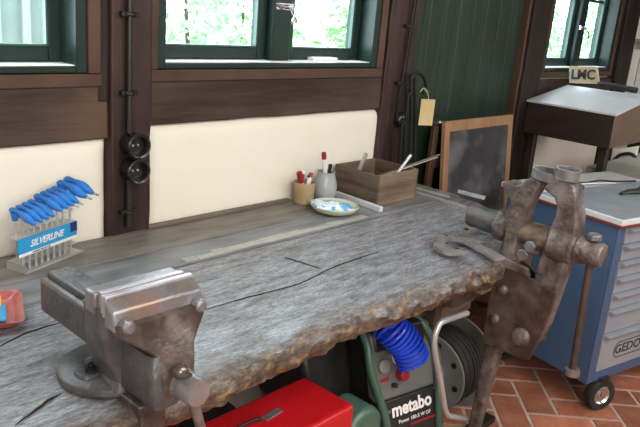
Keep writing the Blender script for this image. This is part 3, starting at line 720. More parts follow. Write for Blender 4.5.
#@@WALLITEMS
# ================================================================ on the wall
pz = thing('cable_conduit', (1.246, 1.985, .9), 'black conduit with clips running down the post between the windows', 'conduit')
MB().cyl((1.246, 1.985, .88), (1.246, 1.985, 1.06), .0105, n=14).build('pipe', M['black'], pz)
MB().cyl((1.246, 1.985, 1.2), (1.246, 1.985, 2.75), .0095, n=14).build('pipe', M['black'], pz)
for z_ in (1.575, 1.33, .93, 1.82, 2.1):
    MB().box((1.216, 1.98, z_-.008), (1.276, 1.997, z_+.008)).build('clip', M['iron'], pz, bevel=.002)
    MB().tube([(1.246-.014, 1.99, z_), (1.246-.012, 1.978, z_), (1.246, 1.972, z_), (1.246+.012, 1.978, z_), (1.246+.014, 1.99, z_)], .006, 8).build('clip', M['iron'], pz)
def socket(c, label):
    s_ = thing('round_socket', tuple(c), label, 'socket', 'black sockets on the post')
    MB().lathe([(.037, 0), (.04, .006), (.038, .045), (.042, .053), (.043, .062), (.038, .066), (.033, .064), (.031, .036), (.001, .034)], c, (0, -1, 0), n=36).build('housing', M['bakelite'], s_)
    for dx in (-.0095, .0095): MB().lathe([(.0035, 0), (.0035, .004), (.001, .004)], c+Vector((dx, -.034, 0)), (0, -1, 0), n=10).build('contact', M['chrome'], s_)
socket(Vector((1.255, 1.998, 1.163)), 'upper of the two round black wall sockets on the post')
socket(Vector((1.255, 1.998, 1.078)), 'lower of the two round black wall sockets on the post')

# right post: cable, junction socket and hanging irons
cb = thing('cable', (2.76, 1.985, 1.0), 'black cable clipped down the post beside the green door', 'cable')
pth = [onY(x_, y_, 1.985) for x_, y_ in ((415, 0), (411, 26), (404, 70), (399, 100), (397, 118))]
MB().tube(spline(pth+[pth[-1]+Vector((0, 0, -.0))], 5), .0055, 8).build('wire', M['black'], cb)
MB().tube(spline([p+Vector((.02, 0, 0)) for p in pth[:3]]+[onY(406, 100, 1.985), onY(404, 160, 1.985)], 5), .004, 8).build('wire', M['black'], cb)
for x_, y_ in ((410, 26), (401, 83)):
    c = onY(x_, y_, 1.985); MB().box(c+Vector((-.03, -.006, -.007)), c+Vector((.03, .012, .007))).build('clip', M['iron'], cb, bevel=.002)
c = onY(399, 119, 1.996); c.y = 1.997
js = thing('junction_box', tuple(c), 'round black junction box on the post beside the hanging irons', 'junction box')
MB().lathe([(.034, 0), (.038, .008), (.036, .022), (.028, .032), (.012, .036), (.001, .036)], c, (0, -1, 0), n=30).build('housing', M['bakelite'], js)
def iron(path, label, r=.006, Y=1.955):
    return tag(MB().tube(spline([onY(a, b, Y) for a, b in path], 6), r, 8).build('hanging_hook', M['iron'], bevel=0), label, 'iron hook')
iron([(409, 162), (411, 120), (411, 84), (412, 76), (418, 73), (424, 78), (426, 88), (423, 94)], 'hooked black iron bar hanging beside the yellow tag', .0075)
iron([(414, 166), (415, 130), (415, 78)], 'straight black iron bar hanging right of the hooked one', .0075, 1.965)
iron([(404, 166), (405, 130), (408, 98), (412, 92)], 'thin bent black iron bar hanging below the junction box', .006, 1.945)
iron([(399, 164), (401, 140), (402, 126), (405, 122)], 'short black iron bar hanging lowest against the post', .006, 1.94)
c = onY(427, 112, 1.93)
tg = thing('tag', tuple(c), 'blank yellow cardboard tag tied with string on the hooked iron', 'tag')
tag_w, tag_h = .037, .066
MB().box(c+Vector((-tag_w, 0, -tag_h)), c+Vector((tag_w, .002, tag_h-.004)), rot=rotz(math.radians(-30))).build('card', M['card'], tg)
MB().tube(spline([c+Vector((0, -.002, tag_h-.012)), c+Vector((-.004, .005, tag_h+.02)), onY(424, 89, 1.945)], 4), .0016, 6).build('string', M['string'], tg)
MB().tube(spline([onY(420, 92, 1.945), onY(424, 88, 1.94), onY(428, 92, 1.945)], 4), .002, 6).build('string', M['string'], tg)

# blackboard
def board():
    zt_ = 1.15; x0, x1 = 2.985, 3.68; Y0 = 1.9
    o = thing('blackboard', ((x0+x1)/2, Y0-.1, 0), 'chalk-smeared blackboard in a light wooden frame leaning on the green door', 'blackboard')
    tilt = Matrix.Translation((0, Y0-.13, 0)) @ Matrix.Rotation(math.radians(-6), 4, 'X')
    h = zt_/math.cos(math.radians(6)); fw = .045
    def B(a, b, n, m, bev=.003): MB(tilt).box(a, b).build(n, m, o, bevel=bev)
    B((x0, 0, 0), (x0+fw, .024, h), 'frame_stile', M['pale_wood']); B((x1-fw, 0, 0), (x1, .024, h), 'frame_stile', M['pale_wood'])
    B((x0+fw, 0, h-.055), (x1-fw, .024, h), 'frame_rail', M['pale_wood']); B((x0+fw, 0, .12), (x1-fw, .024, .18), 'frame_rail', M['pale_wood'])
    B((x0+fw, .006, .18), (x1-fw, .016, h-.055), 'slate_panel', M['slate'], 0)
board()
ob = thing('plywood_board', (2.97, 1.95, 0), 'narrow brown wooden board standing behind the left side of the blackboard', 'board')
MB().box((2.955, 1.93, 0), (2.995, 1.955, 1.12)).build('stile', M['trim'], ob, bevel=.003); MB().box((2.995, 1.93, .9), (3.3, 1.955, .95)).build('rail', M['trim'], ob, bevel=.003)

#@@POSTVISE
# ================================================================ POST VISE (right)
PV = thing('post_vise', (2.25, 1.08, 0), 'old forged blacksmith leg vise clamped to the front corner of the workbench', 'vise')
XN, XF = 2.205, 2.29; XC = 2.248
def pr(pts, X0, X1, name, m, bevel=.006, jit=.0, seg=3):
    return MB().prism([onX(a, b, XN)+Vector((X0-XN, 0, 0)) for a, b in pts], (X1-X0, 0, 0)).build(name, m, PV, bevel=bevel, seg=seg, jit=jit)
# fixed jaw (bench side) and its limb
pr([(501.5, 183), (505, 181), (511, 182), (517, 186), (524, 181), (530, 177.5), (536, 178), (541, 183), (538, 190), (532, 199), (528, 208), (525, 220), (517, 239), (514, 250), (518, 264), (497, 262), (500, 246), (504, 236), (504, 212), (509, 206), (509, 199), (503, 189)], XN, XN+.065, 'fixed_jaw', M['forged'], .011, seg=4)
pr([(542, 190), (545, 182), (550, 180), (558, 178), (567, 180), (574, 188), (576, 201), (577, 220), (575, 240), (568, 258), (558, 288), (546, 322), (536, 346), (520, 338), (525, 300), (535, 270), (541, 248), (546, 234), (554, 217), (555.5, 206), (553, 199), (548, 194)], XN+.004, XF-.006, 'moving_jaw', M['forged'], .011, seg=4)
# cheek plates either side of the limbs
plate = [(497, 260), (512, 267), (535, 279), (558, 292), (551, 316), (541, 340), (530, 359), (524, 358), (484, 341), (487, 322), (492, 290)]
for X0, X1 in ((XN-.016, XN-.003), (XF+.003, XF+.016)): pr(plate if X0 < XN else [(a-(11 if a > 520 else 0), b) for a, b in plate], X0, X1, 'cheek_plate', M['forged_plate'], .003)
pr([(496, 252), (512, 258), (530, 268), (532, 276), (512, 268), (496, 262)], XN-.024, XN-.004, 'plate_flange', M['forged'], .003)
for (a, b, r) in ((503, 289, .02), (495, 319, .02), (521, 337, .036)):
    c = onX(a, b, XN-.016); MB().lathe([(r, -.002), (r*.98, .006), (r*.75, .013), (r*.3, .016), (.001, .0165)], c, (-1, 0, 0), n=22).build('rivet', M['forged'], PV)
# leg to the floor
lt = onX(497, 335, XC); lbm = onX(477, 420, XC); dl = (lbm-lt)/(lbm.z-lt.z)
ft = lt+dl*(.06-lt.z)
up = lt-dl*(-.12)
lg = MB(); lg.loft([(XC, ft.y, .051, .018, .018), (XC, ft.y, .1, .02, .021), (XC, (ft.y+lt.y)/2, (.1+lt.z)/2, .023, .026), (XC, lt.y, lt.z, .028, .032), (XC, lt.y+.0, lt.z+.16, .04, .036)], 5); lg.build('leg', M['forged'], PV)
# screw box, screw and nut
ax0, ax1 = onX(469, 214, XC), onX(602, 256, XC); ad = (ax1-ax0).normalized(); AL = (ax1-ax0).length
def axp(px): 
    t = (px-469)/(602-469); return onX(469+(602-469)*t, 214+(256-214)*t, XC)
def seg_(a, b, prof, name, m):
    pa, pb = axp(a), axp(b); l = (pb-pa).length; d = (pb-pa).normalized()
    return MB().lathe([(r, h*l) for r, h in prof], pa, tuple(d), n=32).build(name, m, PV)
seg_(468, 506, [(.001, .06), (.034, .06), (.042, .1), (.043, .2), (.044, .9), (.044, 1)], 'screw_box', M['cast'])
seg_(498, 510, [(.044, 0), (.056, .1), (.059, .5), (.057, .9), (.046, 1)], 'collar', M['forged'])
seg_(512, 562, [(.044, 0), (.043, 1)], 'screw', M['forged_rust'])
seg_(552, 580, [(.05, 0), (.066, .1), (.068, .5), (.064, .75), (.055, .8), (.053, 1)], 'front_boss', M['forged'])
seg_(572, 591, [(.062, 0), (.062, .2), (.054, .3), (.048, .6), (.04, 1)], 'washer', M['forged'])
seg_(584, 604, [(.034, 0), (.038, .2), (.042, .45), (.043, .85), (.038, .97), (.001, 1)], 'screw_head', M['forged'])
hc = onX(593, 245, XC); hb = onX(572, 373, XC)
hb.y = hc.y-.01; 
hb = Vector((XC, onX(572, 373, XC).y, onX(572, 373, XC).z))
MB().tube([hc, hb], .0125, 14).build('handle', M['forged_plate'], PV)
MB().lathe([(.024, 0), (.024, .018), (.015, .022)], hc+Vector((0, 0, .018)), tuple((hc-hb).normalized()), n=6).build('handle_stop', M['steel'], PV, bevel=.002)
MB().lathe([(.014, -.008), (.026, -.006), (.026, .016), (.014, .018)], hb, tuple((hc-hb).normalized()), n=20).build('handle_stop', M['steel'], PV)
# clamp bolts under the jaws
for a, b in ((522, 255), (529, 247)):
    c = onX(a, b, XN-.03); MB().lathe([(.001, 0), (.021, 0), (.021, .02), (.012, .022), (.012, .05)], c, (1, 0, 0), n=6).build('clamp_bolt', M['steel'], PV, bevel=.002)
    c2 = onX(a+6, b-4, XN-.01); MB().tube([c2, c2+Vector((.05, -.03, -.01))], .009, 12).build('clamp_bolt', M['forged_rust'], PV)
# rings clamped on top of the jaws
def ring(cx_, cy_, X, r, h, label, tiltx):
    c = onX(cx_, cy_, X); R_ = Matrix.Translation(c) @ Matrix.Rotation(tiltx, 4, 'X')
    return tag(MB(R_).lathe([(r, 0), (r+.001, h/2), (r, h), (r-.007, h), (r-.008, h/2), (r-.007, 0)], (0, 0, 0), n=36).build('metal_ring', M['steel'], bevel=.001), label, 'ring')
def ring2(cx_, cy_, X, r, h, label, tiltx):
    c = onX(cx_, cy_, X); R_ = Matrix.Translation(c) @ Matrix.Rotation(tiltx, 4, 'X'); mb = MB(R_); n = 36; vs = []
    for rr, z in ((r, 0), (r, h), (r-.007, h), (r-.007, 0)):
        for k in range(n): vs.append((rr*math.cos(2*PI*k/n), rr*math.sin(2*PI*k/n), z))
    mb._add([Vector(v) for v in vs], [(i*n+k, i*n+(k+1) % n, ((i+1) % 4)*n+(k+1) % n, ((i+1) % 4)*n+k) for i in range(4) for k in range(n)])
    return tag(mb.build('metal_ring', M['steel'], bevel=.001), label, 'ring')
ring2(546, 178.5, XC, .052, .03, 'wider steel ring lying on top of the leg vise jaws', .12)
ring2(566, 179, XC-.03, .041, .036, 'smaller steel ring on the right of the leg vise jaws', .05)
# mounting bracket: two hooked forks lying over the bench top
def fork(path, X_w, Z, name, label=None):
    pts = [onZ(a, b, Z) for a, b in path]
    mb = MB(); P = spline(pts, 6); n = len(P); vs = []
    for i, p in enumerate(P):
        t = (P[min(i+1, n-1)]-P[max(i-1, 0)]).normalized(); s_ = Vector((-t.y, t.x, 0)).normalized()*X_w
        vs += [p-s_+Vector((0, 0, -.006)), p+s_+Vector((0, 0, -.006)), p+s_+Vector((0, 0, .006)), p-s_+Vector((0, 0, .006))]
    fs = [(i*4+k, i*4+(k+1) % 4, (i+1)*4+(k+1) % 4, (i+1)*4+k) for i in range(n-1) for k in range(4)] + [(0, 1, 2, 3), ((n-1)*4, (n-1)*4+3, (n-1)*4+2, (n-1)*4+1)]
    mb._add(vs, fs); return mb.build(name, M['fork_steel'], PV, bevel=.003)
fork([(459, 251), (449, 252.5), (440, 247), (441, 240), (452, 237.5), (466, 241), (482, 249), (500, 259)], .02, .872, 'bracket_fork')
fork([(488, 241), (477, 241), (468, 237), (466, 232), (474, 228.5), (490, 231), (505, 238)], .016, .868, 'bracket_fork')
for a, b in ((446, 238), (456, 251), (466, 231)):
    c = onZ(a, b, .868); MB().lathe([(.011, -.015), (.011, .008), (.007, .011), (.001, .011)], c, n=8).build('bracket_bolt', M['iron'], PV)
# loose flat bar
q0, q1 = onZ(457, 193, .9), onZ(484, 200, .9)
tag(MB().prism([q0, q1, q1+Vector((.008, .0, .016)), q0+Vector((.008, .0, .016))], (.006, 0, 0)).build('flat_bar', M['steel'], bevel=.001), 'short flat steel bar beside the leg vise at the bench end', 'bar')
# timber block under the leg
tag(MB().box((2.14, ft.y-.09, 0), (2.36, ft.y+.045, .05), rot=rotz(-.1)).build('wooden_block', M['wood_block'], bevel=.006, jit=.003), 'rough wooden block on the brick floor under the leg vise', 'block')

#@@UNDER
# ================================================================ UNDER THE BENCH
# red case
rz_ = .5
k0 = onZ(356, 404, rz_); k1 = onZ(306, 374, rz_)
RC = thing('red_case', (1.15, 1.27, 0), 'red metal case standing on the floor under the workbench', 'case')
MB().box((.72, k0.y, .03), (k0.x, k1.y, rz_)).build('body', M['red'], RC, bevel=.016, seg=3)
MB().box((.75, k0.y+.02, 0), (k0.x-.03, k1.y-.02, .032)).build('base', M['black'], RC)
c = onZ(272, 415, rz_); 
MB().box(c+Vector((-.035, -.012, 0)), c+Vector((.035, .012, .004)), rot=rotz(.1)).build('latch_plate', M['steel'], RC, bevel=.001)
MB().tube(spline([c+Vector((-.2, -.0, 0)), c+Vector((-.19, -.0, .012)), c+Vector((-.06, -.0, .012)), c+Vector((-.05, -.0, 0))], 5), .005, 10).build('handle', M['black'], RC)

q0 = onY(262, 380, 1.6); q1 = onY(316, 380, 1.6)
tag(MB().prism([(q0.x, 1.72, 0), (q1.x, 1.72, 0), (q1.x+.06, 1.86, .46), (q0.x-.1, 1.86, .46)], (0, .02, 0)).build('leaning_panel', M['table_grey'], bevel=.002), 'pale grey panel leaning in the shadow behind the red case', 'panel')
tag(MB().box((.5, 1.45, 0), (1.3, 1.85, .42)).build('shade_filler_box', M['post_dark'], bevel=.004), 'dark filler box added for the deep shade behind the red case', 'box')  # made-up box that turns the shaded gap behind the case near black
# compressor
CP = thing('air_compressor', (2.0, 1.45, 0), 'green-framed portable air compressor with coiled blue hose under the bench', 'compressor')
A = Vector((1.80, 1.213, .03)); B = Vector((2.125, 1.149, .03))    # lower front corners
ux = (B-A).normalized(); uy = Vector((-ux.y, ux.x, 0)); uz = Vector((0, 0, 1))
Wc = (B-A).length; lean = .32
def cp(u, v, z): return A + ux*u + uy*(v + z*lean) + uz*z
def shell_(u0, u1, v0, v1, z0, z1, name, m, bev=.01):
    return MB().hexa([cp(u0, v0, z0), cp(u1, v0, z0), cp(u1, v1, z0), cp(u0, v1, z0), cp(u0, v0, z1), cp(u1, v0, z1), cp(u1, v1-.0, z1), cp(u0, v1, z1)]).build(name, m, CP, bevel=bev)

fn = ux.cross(uz+uy*lean).normalized()      # outward normal of the leaning face
def face(x, y, off=0.):
    d = ray(x, y); p0 = A + fn*off; return CAM + d*((p0-CAM).dot(fn)/d.dot(fn))
fyd = (uz+uy*lean).normalized()
H1 = .5
shell_(.03, Wc-.03, .03, .36, .08, H1-.03, 'housing', M['black'], .02)
shell_(-.2, .03, .14, .5, .13, H1-.02, 'motor_cover', M['black'], .03)
shell_(.015, Wc-.015, .0, .05, .26, H1, 'control_panel', M['comp_panel'], .012)
shell_(.02, Wc-.02, -.004, .05, .03, .262, 'name_plate', M['comp_black'], .004)
tk = onY(367, 432, 1.2); MB().cyl(tk, tk+Vector((0, .14, 0)), .085, n=36).build('air_tank', M['comp_green'], CP, bevel=.02)
for u, sg in ((0, 1), (Wc, -1)):
    tp = 0 if sg > 0 else -.07; bt = .045 if sg > 0 else -.02; P = [cp(u+bt*1.2, .0, .02), cp(u+bt, -.012, .2), cp(u+tp*.1, -.012, H1-.12), cp(u+tp*.6, .0, H1-.02), cp(u+tp, .07, H1+.03), cp(u+tp, .3, H1+.03)]
    MB().tube(spline(P, 6), .0155, 14).build('frame_tube', M['comp_green'], CP)
MB().tube([cp(0, .07, H1+.035)+ux*.035, cp(Wc, .07, H1+.035)-ux*.035], .0155, 14).build('frame_tube', M['black'], CP)
c = face(383, 366); MB().lathe([(.026, -.01), (.026, .012), (.022, .014)], c, tuple(fn), n=28).build('gauge', M['reel_grey'], CP)
g2 = face(396, 356); gg = MB().lathe([(.03, -.01), (.03, .014), (.026, .018)], g2, tuple(fn), n=28).build('gauge', M['chrome'], CP)
MB().lathe([(.025, .0155), (.025, .019), (.001, .019)], g2, tuple(fn), n=28).build('gauge_face', M['gauge'], gg)
c = face(400, 374); MB().lathe([(.022, -.01), (.024, .01), (.022, .03), (.017, .033), (.001, .033)], c, tuple(fn), n=12).build('regulator_knob', M['knob_red'], CP, bevel=.002)
c = face(393, 385); MB().lathe([(.009, -.01), (.009, .02), (.001, .02)], c, tuple(fn), n=14).build('outlet', M['black'], CP)
c = face(385, 380, .001); MB().hexa([c-ux*.02-fyd*.006, c+ux*.02-fyd*.006, c+ux*.02-fyd*.006+fn*.001, c-ux*.02-fyd*.006+fn*.001, c-ux*.02+fyd*.006, c+ux*.02+fyd*.006, c+ux*.02+fyd*.006+fn*.001, c-ux*.02+fyd*.006+fn*.001]).build('red_label', M['knob_red'], CP)
text('metabo', .069, face(412, 405, .0055), ux, fyd, M['white'], CP, 'brand_lettering', off=.0022, width=.95)
text('Power 180-5 W OF', .02, face(415, 416.5, .0055), ux, fyd, M['white'], CP, 'model_lettering', width=1.0)
c = face(424, 419, .006)
MB().hexa([c-ux*.07-fyd*.004, c+ux*.06-fyd*.004, c+ux*.06-fyd*.004+fn*.001, c-ux*.07-fyd*.004+fn*.001, c-ux*.07+fyd*.004, c+ux*.06+fyd*.004, c+ux*.06+fyd*.004+fn*.001, c-ux*.07+fyd*.004+fn*.001]).build('red_stripe', M['knob_red'], CP)
for a, b in ((389, 412), (434, 388)):
    c = face(a, b, .004); MB().lathe([(.006, 0), (.006, .004), (.001, .005)], c, tuple(fn), n=10).build('screw', M['steel'], CP)
shell_(.03, Wc-.05, -.006, .06, .435, H1+.012, 'top_cowl', M['black'], .012)
for u in (.03, Wc-.03): MB().cyl(cp(u, .1, -.03), cp(u, .1, .03), .02, n=16).build('foot', M['rubber'], CP)
# coiled hose hanging over the face
ax = spline([face(378, 322, .0)+fn*.05, face(392, 330, .075), face(405, 343, .085), face(414, 362, .08)], 12)
K = 15; path = []
tot = len(ax)-1
for i in range(K*20+1):
    t = i/(K*20)*tot; j = min(int(t), tot-1); p = ax[j].lerp(ax[j+1], t-j); d = (ax[min(j+1, tot)]-ax[j]).normalized()
    d = (ax[min(j+3, tot)]-ax[max(j-2, 0)]).normalized()
    a = d.cross(fn).normalized(); b = a.cross(d).normalized(); th = i/20*2*PI
    path.append(p + a*math.cos(th)*.06 + b*math.sin(th)*.052)
tag(MB().tube(path, .0064, 8).build('coiled_hose', M['hose_blue']), 'bright blue coiled air hose hanging over the compressor front', 'hose')

# cable reel
RL = thing('cable_reel', (2.36, 1.33, 0), 'grey cable reel wound with black hose in a tube frame, right of the compressor', 'cable reel')
rc0 = onX(430, 371, 2.3)
def flange(x, r, n, m, holes=False):
    o = MB().lathe([(r, -.004), (r+.003, 0), (r, .004), (r-.012, .004), (r-.02, .0), (.07, .0), (.065, .008), (.02, .008), (.018, .014), (.001, .014)], (x, rc0.y, rc0.z), (-1, 0, 0), n=56).build(n, m, RL); return o
f1 = flange(2.3, .165, 'flange', M['reel_grey'])
for k in range(8):
    a = k*PI/4+.2; c = Vector((2.3, rc0.y+.13*math.cos(a), rc0.z+.13*math.sin(a)))
    MB().lathe([(.012, .0005), (.012, .0045), (.001, .0045)], c, (-1, 0, 0), n=16, sx=1.).build('slot', M['black'], f1)
flange(2.47, .21, 'flange', M['reel_grey'])
MB().cyl((2.3, rc0.y, rc0.z), (2.47, rc0.y, rc0.z), .07, n=32).build('drum', M['black'], RL)
cp_ = []
for layer in range(4):
    for i in range(8*24):
        t = i/(8*24); th = i/24*2*PI; rr = .1+layer*.019+.004*noise.noise((th*.4, layer, 0)); x = 2.312+(t if layer % 2 == 0 else 1-t)*.145
        x += .012*noise.noise((th*.21, layer*3, 4)); rr += .012*noise.noise((i*.033, layer, 7)); cp_.append((x, rc0.y+rr*math.cos(th), rc0.z+rr*math.sin(th)))
MB().tube(cp_, .0095, 6).build('wound_hose', M['rubber'], RL)
h0, h1, h2, h3, h4 = onY(467, 313, 1.14), onY(441, 322, 1.14), onY(434, 345, 1.14), onY(446, 412, 1.14), onY(470, 419, 1.14)
MB().tube(spline([h0, h0.lerp(h1, .5), h0.lerp(h1, .85), h1+Vector((-.012, 0, -.01)), h2, h2.lerp(h3, .5), h3, h3.lerp(h4, .35)+Vector((0, 0, -.01)), h4], 6), .011, 14).build('handle_frame', M['zinc'], RL)
MB().box((2.18, 1.15, .0), (2.52, 1.2, .03)).build('foot_rail', M['iron'], RL, bevel=.004)
MB().box((2.18, 1.42, .0), (2.52, 1.46, .03)).build('foot_rail', M['iron'], RL, bevel=.004)

#@@CABINET
# ================================================================ TOOL CABINET
ca = math.radians(-13); c0 = Vector((2.885, .93, 0)); CX = Matrix.Translation(c0) @ Matrix.Rotation(ca, 4, 'Z')
TC = thing('tool_cabinet', tuple(CX @ Vector((.38, .35, 0))), 'blue rolling tool cabinet with grey drawers and pale worktop, right of the leg vise', 'tool cabinet')
cw, cd, ch = .8, .6, .885; z0c = .15
b_ = MB(CX); b_.box((0, .012, z0c), (cw, cd, ch)); b_.build('body', M['cab_blue'], TC, bevel=.004)
fr = MB(CX); fr.box((0, 0, z0c), (.045, .014, ch)); fr.box((cw-.045, 0, z0c), (cw, .014, ch)); fr.box((.045, 0, z0c), (cw-.045, .014, z0c+.05)); fr.build('front_frame', M['cab_dark'], TC, bevel=.002)
def CB(a, b, n, m, par=None, bev=.002): return MB(CX).box(a, b).build(n, m, par or TC, bevel=bev)
CB((-.02, -.02, ch), (cw+.02, cd+.03, ch+.008), 'seal', M['red_line'], None, 0)
CB((-.022, -.022, ch+.008), (cw+.022, cd+.032, ch+.034), 'worktop', M['cab_top'], None, .004)
CB((-.016, -.016, ch+.034), (cw+.016, .41, ch+.036), 'worktop_mat', M['mat_grey'], None, .001)
zs = [.2, .385, .5, .575, .65, .725, .8, .876]
for i in range(len(zs)-1):
    d = CB((.05, -.004, zs[i]+.002), (cw-.05, .012, zs[i+1]-.002), 'drawer', M['cab_grey'])
    zt_ = zs[i+1]-.002
    MB(CX).prism([(.052, -.004, zt_), (.052, -.03, zt_-.004), (.052, -.028, zt_-.012), (.052, -.004, zt_-.022)], (cw-.104, 0, 0)).build('handle_lip', M['cab_grey'], d, bevel=.001)
dx = CX.to_3x3() @ Vector((1, 0, 0)); dn = CX.to_3x3() @ Vector((0, -1, 0))
lc = CX @ Vector((.30, -.0045, .285))
logo = text('GEDORE', .062, lc+Vector((0, 0, .0)), dx, (0, 0, 1), M['comp_black'], TC, 'brand_lettering', off=.0008, width=1.15)
pl = []
for k in range(40):
    a = 2*PI*k/40; ex = .11; px_ = math.cos(a)*.036+(ex if math.cos(a) > 0 else -ex); pl.append(lc+dx*px_+Vector((0, 0, math.sin(a)*.038))+dn*.001)
MB().tube(pl+[pl[0]], .0016, 6).build('brand_outline', M['comp_black'], TC)
def caster(u, v, name='caster'):
    c = CX @ Vector((u, v, .075)); axd = Vector((-.42, -.9, 0)).normalized()
    o = MB().lathe([(.046, -.022), (.07, -.022), (.075, -.014), (.075, .014), (.07, .022), (.046, .022), (.046, -.022)], c, tuple(axd), n=36).build(name, M['rubber'], TC)
    MB().lathe([(.047, -.016), (.047, .018), (.042, .02), (.036, .012), (.018, .012), (.014, .024), (.001, .025)], c, tuple(axd), n=28).build('hub', M['chrome'], o)
    k = MB(); t = Vector((0, 0, 1)).cross(axd); q = c+axd*.026
    k.prism([c-axd*.03+t*.02, c-axd*.03-t*.02, c-axd*.03+t*-.035+Vector((0, 0, .078)), c-axd*.03+t*.035+Vector((0, 0, .078))], axd*.003)
    k.cyl(c+Vector((0, 0, .07)), c+Vector((0, 0, .088)), .03, n=20); k.build('fork', M['black'], o)
for u, v in ((.12, .0), (cw-.07, .06), (.07, cd-.07), (cw-.07, cd-.07)): caster(u, v)
# things on the cabinet
zt = ch+.036
cpth = [CX @ Vector(p) for p in ((.02, .5, zt+.006), (.15, .52, zt+.006), (.28, .49, zt+.006), (.4, .46, zt+.006), (.52, .47, zt+.006), (.6, .43, zt+.006), (.72, .4, zt+.007))]
tag(MB().tube(spline(cpth, 6), .0045, 8).build('cord', M['iron']), 'dark grey cord lying across the back of the cabinet worktop', 'cord')
pth = [CX @ Vector(p) for p in ((.05, .47, zt+.006), (.2, .46, zt+.006), (.4, .44, zt+.006), (.55, .4, zt+.008))]
tag(MB().tube(spline(pth, 6), .004, 8).build('metal_wire', M['zinc']), 'thin grey wire lying on the cabinet worktop in front of the dark cord', 'wire')
q = onZ(633, 194, zt+.004)
sp = thing('pliers', tuple(q), 'black pliers lying on the cabinet mat at the right edge', 'pliers')
MB().tube(spline([q+Vector((-.07, .03, .004)), q+Vector((0, .012, .006)), q+Vector((.08, -.03, .006)), q+Vector((.16, -.04, .006))], 5), [.006]*5+[.009]*6+[.009]*5, 8).build('handle', M['black'], sp)
MB().tube(spline([q+Vector((-.07, .03, .004)), q+Vector((0, .03, .006)), q+Vector((.08, .015, .006)), q+Vector((.16, .02, .006))], 5), .008, 8).build('handle', M['black'], sp)
q = onZ(579, 190, zt)
tag(MB().lathe([(.018, 0), (.022, .006), (.022, .02), (.016, .026), (.001, .026)], q).build('glass_dish', M['iron']), 'small dark round dish beside the leg vise on the cabinet', 'dish')

#@@LECTERN
# ================================================================ LECTERN DESK AT THE FAR WINDOW
FL = onX(528, 99, 3.99); FR = onX(616, 115, 3.99); BLp = onX(528, 133, 3.99); BRp = onX(613, 150, 3.99)
BK = onY(568, 84, FL.y)
dX = BK.x-FL.x; dZ = BK.z-FL.z; zb = (BLp.z+BRp.z)/2
LD = thing('lectern_desk', ((FL.x+BK.x)/2, (FL.y+FR.y)/2, 0), 'dark sloping lectern desk with a pale grey top standing under the far window', 'lectern')
yA, yB = FR.y, FL.y
zf = (FL.z+FR.z)/2
def hx(x0, x1, y0, y1, z0, zf_, zb_, name, m, bev=.003): return MB().hexa([(x0, y0, z0), (x1, y0, z0), (x1, y1, z0), (x0, y1, z0), (x0, y0, zf_), (x1, y0, zb_), (x1, y1, zb_), (x0, y1, zf_)]).build(name, m, LD, bevel=bev)
X0 = FL.x
hx(X0, X0+.02, yA+.003, yB-.003, zb, zf-.012, zf-.012+dZ*.02/dX, 'front_panel', M['lect_wood'])
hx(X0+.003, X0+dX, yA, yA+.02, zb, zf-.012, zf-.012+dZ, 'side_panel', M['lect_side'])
hx(X0+.003, X0+dX, yB-.02, yB, zb, zf-.012, zf-.012+dZ, 'side_panel', M['lect_wood'])
hx(X0+dX-.02, X0+dX, yA+.02, yB-.02, zb, zf-.012+dZ, zf-.012+dZ, 'back_panel', M['lect_wood'])
MB().box((X0+.02, yA+.02, zb+.002), (X0+dX-.02, yB-.02, zb+.012)).build('bottom', M['lect_wood'], LD)
MB().hexa([(X0-.008, yA-.008, zf-.012), (X0+dX, yA-.008, zf-.012+dZ), (X0+dX, yB+.004, zf-.012+dZ), (X0-.008, yB+.004, zf-.012), (X0-.008, yA-.008, zf), (X0+dX, yA-.008, zf+dZ), (X0+dX, yB+.004, zf+dZ), (X0-.008, yB+.004, zf)]).build('sloping_top', M['lect_top'], LD, bevel=.003)
for (x, y) in ((X0+.06, yA+.03), (X0+.03, yB-.07)):
    MB().box((x, y, 0), (x+.045, y+.045, zb+.002)).build('leg', M['lect_wood'], LD, bevel=.003)
# printed sign and pen case
q = onX(582, 83, 4.33)
def letter_sign():
    a = onY(569.5, 84, 1.88); b = onY(599, 83, 1.6)
    a = Vector((X0+dX+.02, a.y, 0)); 
    return
sgp = [onX(569, 83, X0+dX-.03), onX(599, 84, X0+dX-.03), onX(597, 67, X0+dX-.03), onX(569, 66, X0+dX-.03)]
SG = thing('letter_sign', tuple((sgp[0]+sgp[1])/2), 'small colourful printed sign with big letters standing behind the sloping top', 'sign')
MB().prism(sgp, (.02, 0, 0)).build('board', M['book_print'], SG, bevel=.002)
mid = (sgp[0]+sgp[1]+sgp[2]+sgp[3])/4
text('LMC', .085, mid+Vector((-.0025, 0, 0)), sgp[1]-sgp[0], (0, 0, 1), M['sign_dark'], SG, 'lettering', off=.003, width=.95)
a_ = onX(598, 83.5, X0+dX-.06); b_ = onX(637, 90.5, X0+dX-.06)
tag(MB().tube([a_, a_.lerp(b_, .2), b_], [.012, .018, .018], 12).build('pen_case', M['rubber']), 'black cylindrical pen case lying on the upper edge of the sloping desk top', 'case')

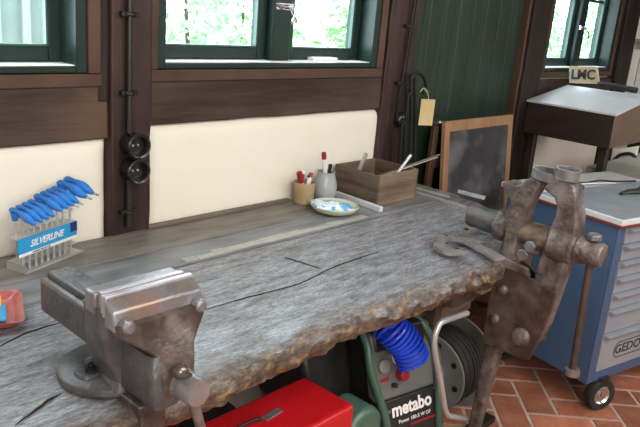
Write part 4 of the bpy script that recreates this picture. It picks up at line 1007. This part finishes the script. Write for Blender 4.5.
# low table and papers under / beside the desk
tz = .86
ta = onZ(607, 163, tz); tb = onZ(640, 163, tz)
TG = thing('side_table', (4.9, 1.2, 0), 'grey side table behind the tool cabinet, under the sloping desk', 'table')
MB().box((4.14, .55, tz-.035), (5.9, 1.6, tz)).build('tabletop', M['table_grey'], TG, bevel=.003)
for x, y in ((4.17, .6), (5.8, .6), (4.17, 1.5), (5.8, 1.5)): MB().box((x, y, 0), (x+.05, y+.05, tz-.035)).build('leg', M['iron'], TG, bevel=.002)
q = onZ(612, 166, tz)
tag(MB().prism([onX(611, 166, 4.9), onX(634, 164, 4.9), onX(638, 146, 4.9), onX(614, 150, 4.9)], (.03, 0, 0)).build('white_panel', M['plaster'], bevel=.002), 'cream panel leaning upright on the grey side table', 'panel')
tag(MB().tube(spline([onX(x, y, 4.8) for x, y in ((612, 165), (617, 157), (624, 154), (632, 154.5), (636, 160), (634, 166))], 6), .012, 8).build('black_cable', M['black']), 'arched black cable in front of the cream panel', 'cable')

# book shelf at the right edge
BS = thing('bookshelf', (5.95, 1.75, 0), 'dark shelf with a grey board at the right edge of the view', 'shelf')
sh_ = onX(631, 38, 5.75)
MB().box((5.72, 1.0, sh_.z-.02), (6.1, sh_.y, sh_.z)).build('shelf_board', M['table_grey'], BS, bevel=.002)
MB().box((5.72, sh_.y, 0), (6.1, sh_.y+.03, 2.4)).build('side_panel', M['post_dark'], BS)
MB().box((6.1, .9, 0), (6.12, sh_.y+.03, 2.4)).build('back_panel', M['post_dark'], BS)
zb2 = sh_.z-.48
MB().box((5.72, 1.0, zb2-.02), (6.1, sh_.y, zb2)).build('shelf_board', M['table_grey'], BS, bevel=.002)
labs = ['tall white folder at the left end of the shelf row', 'second white folder from the left on the shelf', 'pink-backed folder on the shelf', 'white folder right of the pink one on the shelf', 'last white folder at the right edge of the shelf']
for i in range(5):
    y1 = sh_.y-.04-i*.062
    f_ = MB().box((5.74, y1-.055, zb2+.0005), (6.04, y1, zb2+.4-.015*(i % 2))).build('folder', M['pink'] if i == 2 else M['white_paper'], bevel=.004)
    tag(f_, labs[i], 'folder', 'folders on the shelf')
# small thing on the sill of the middle window
q0, q1 = onZ(311, 58.5, 1.434), onZ(340, 59.5, 1.434)
tag(MB().box((q0.x, 2.06, 1.4258), (q1.x, 2.105, 1.44)).build('notebook', M['white_paper'], bevel=.003), 'small flat white notebook on the middle window sill', 'notebook')
# loose stone chips / leaf on the bench
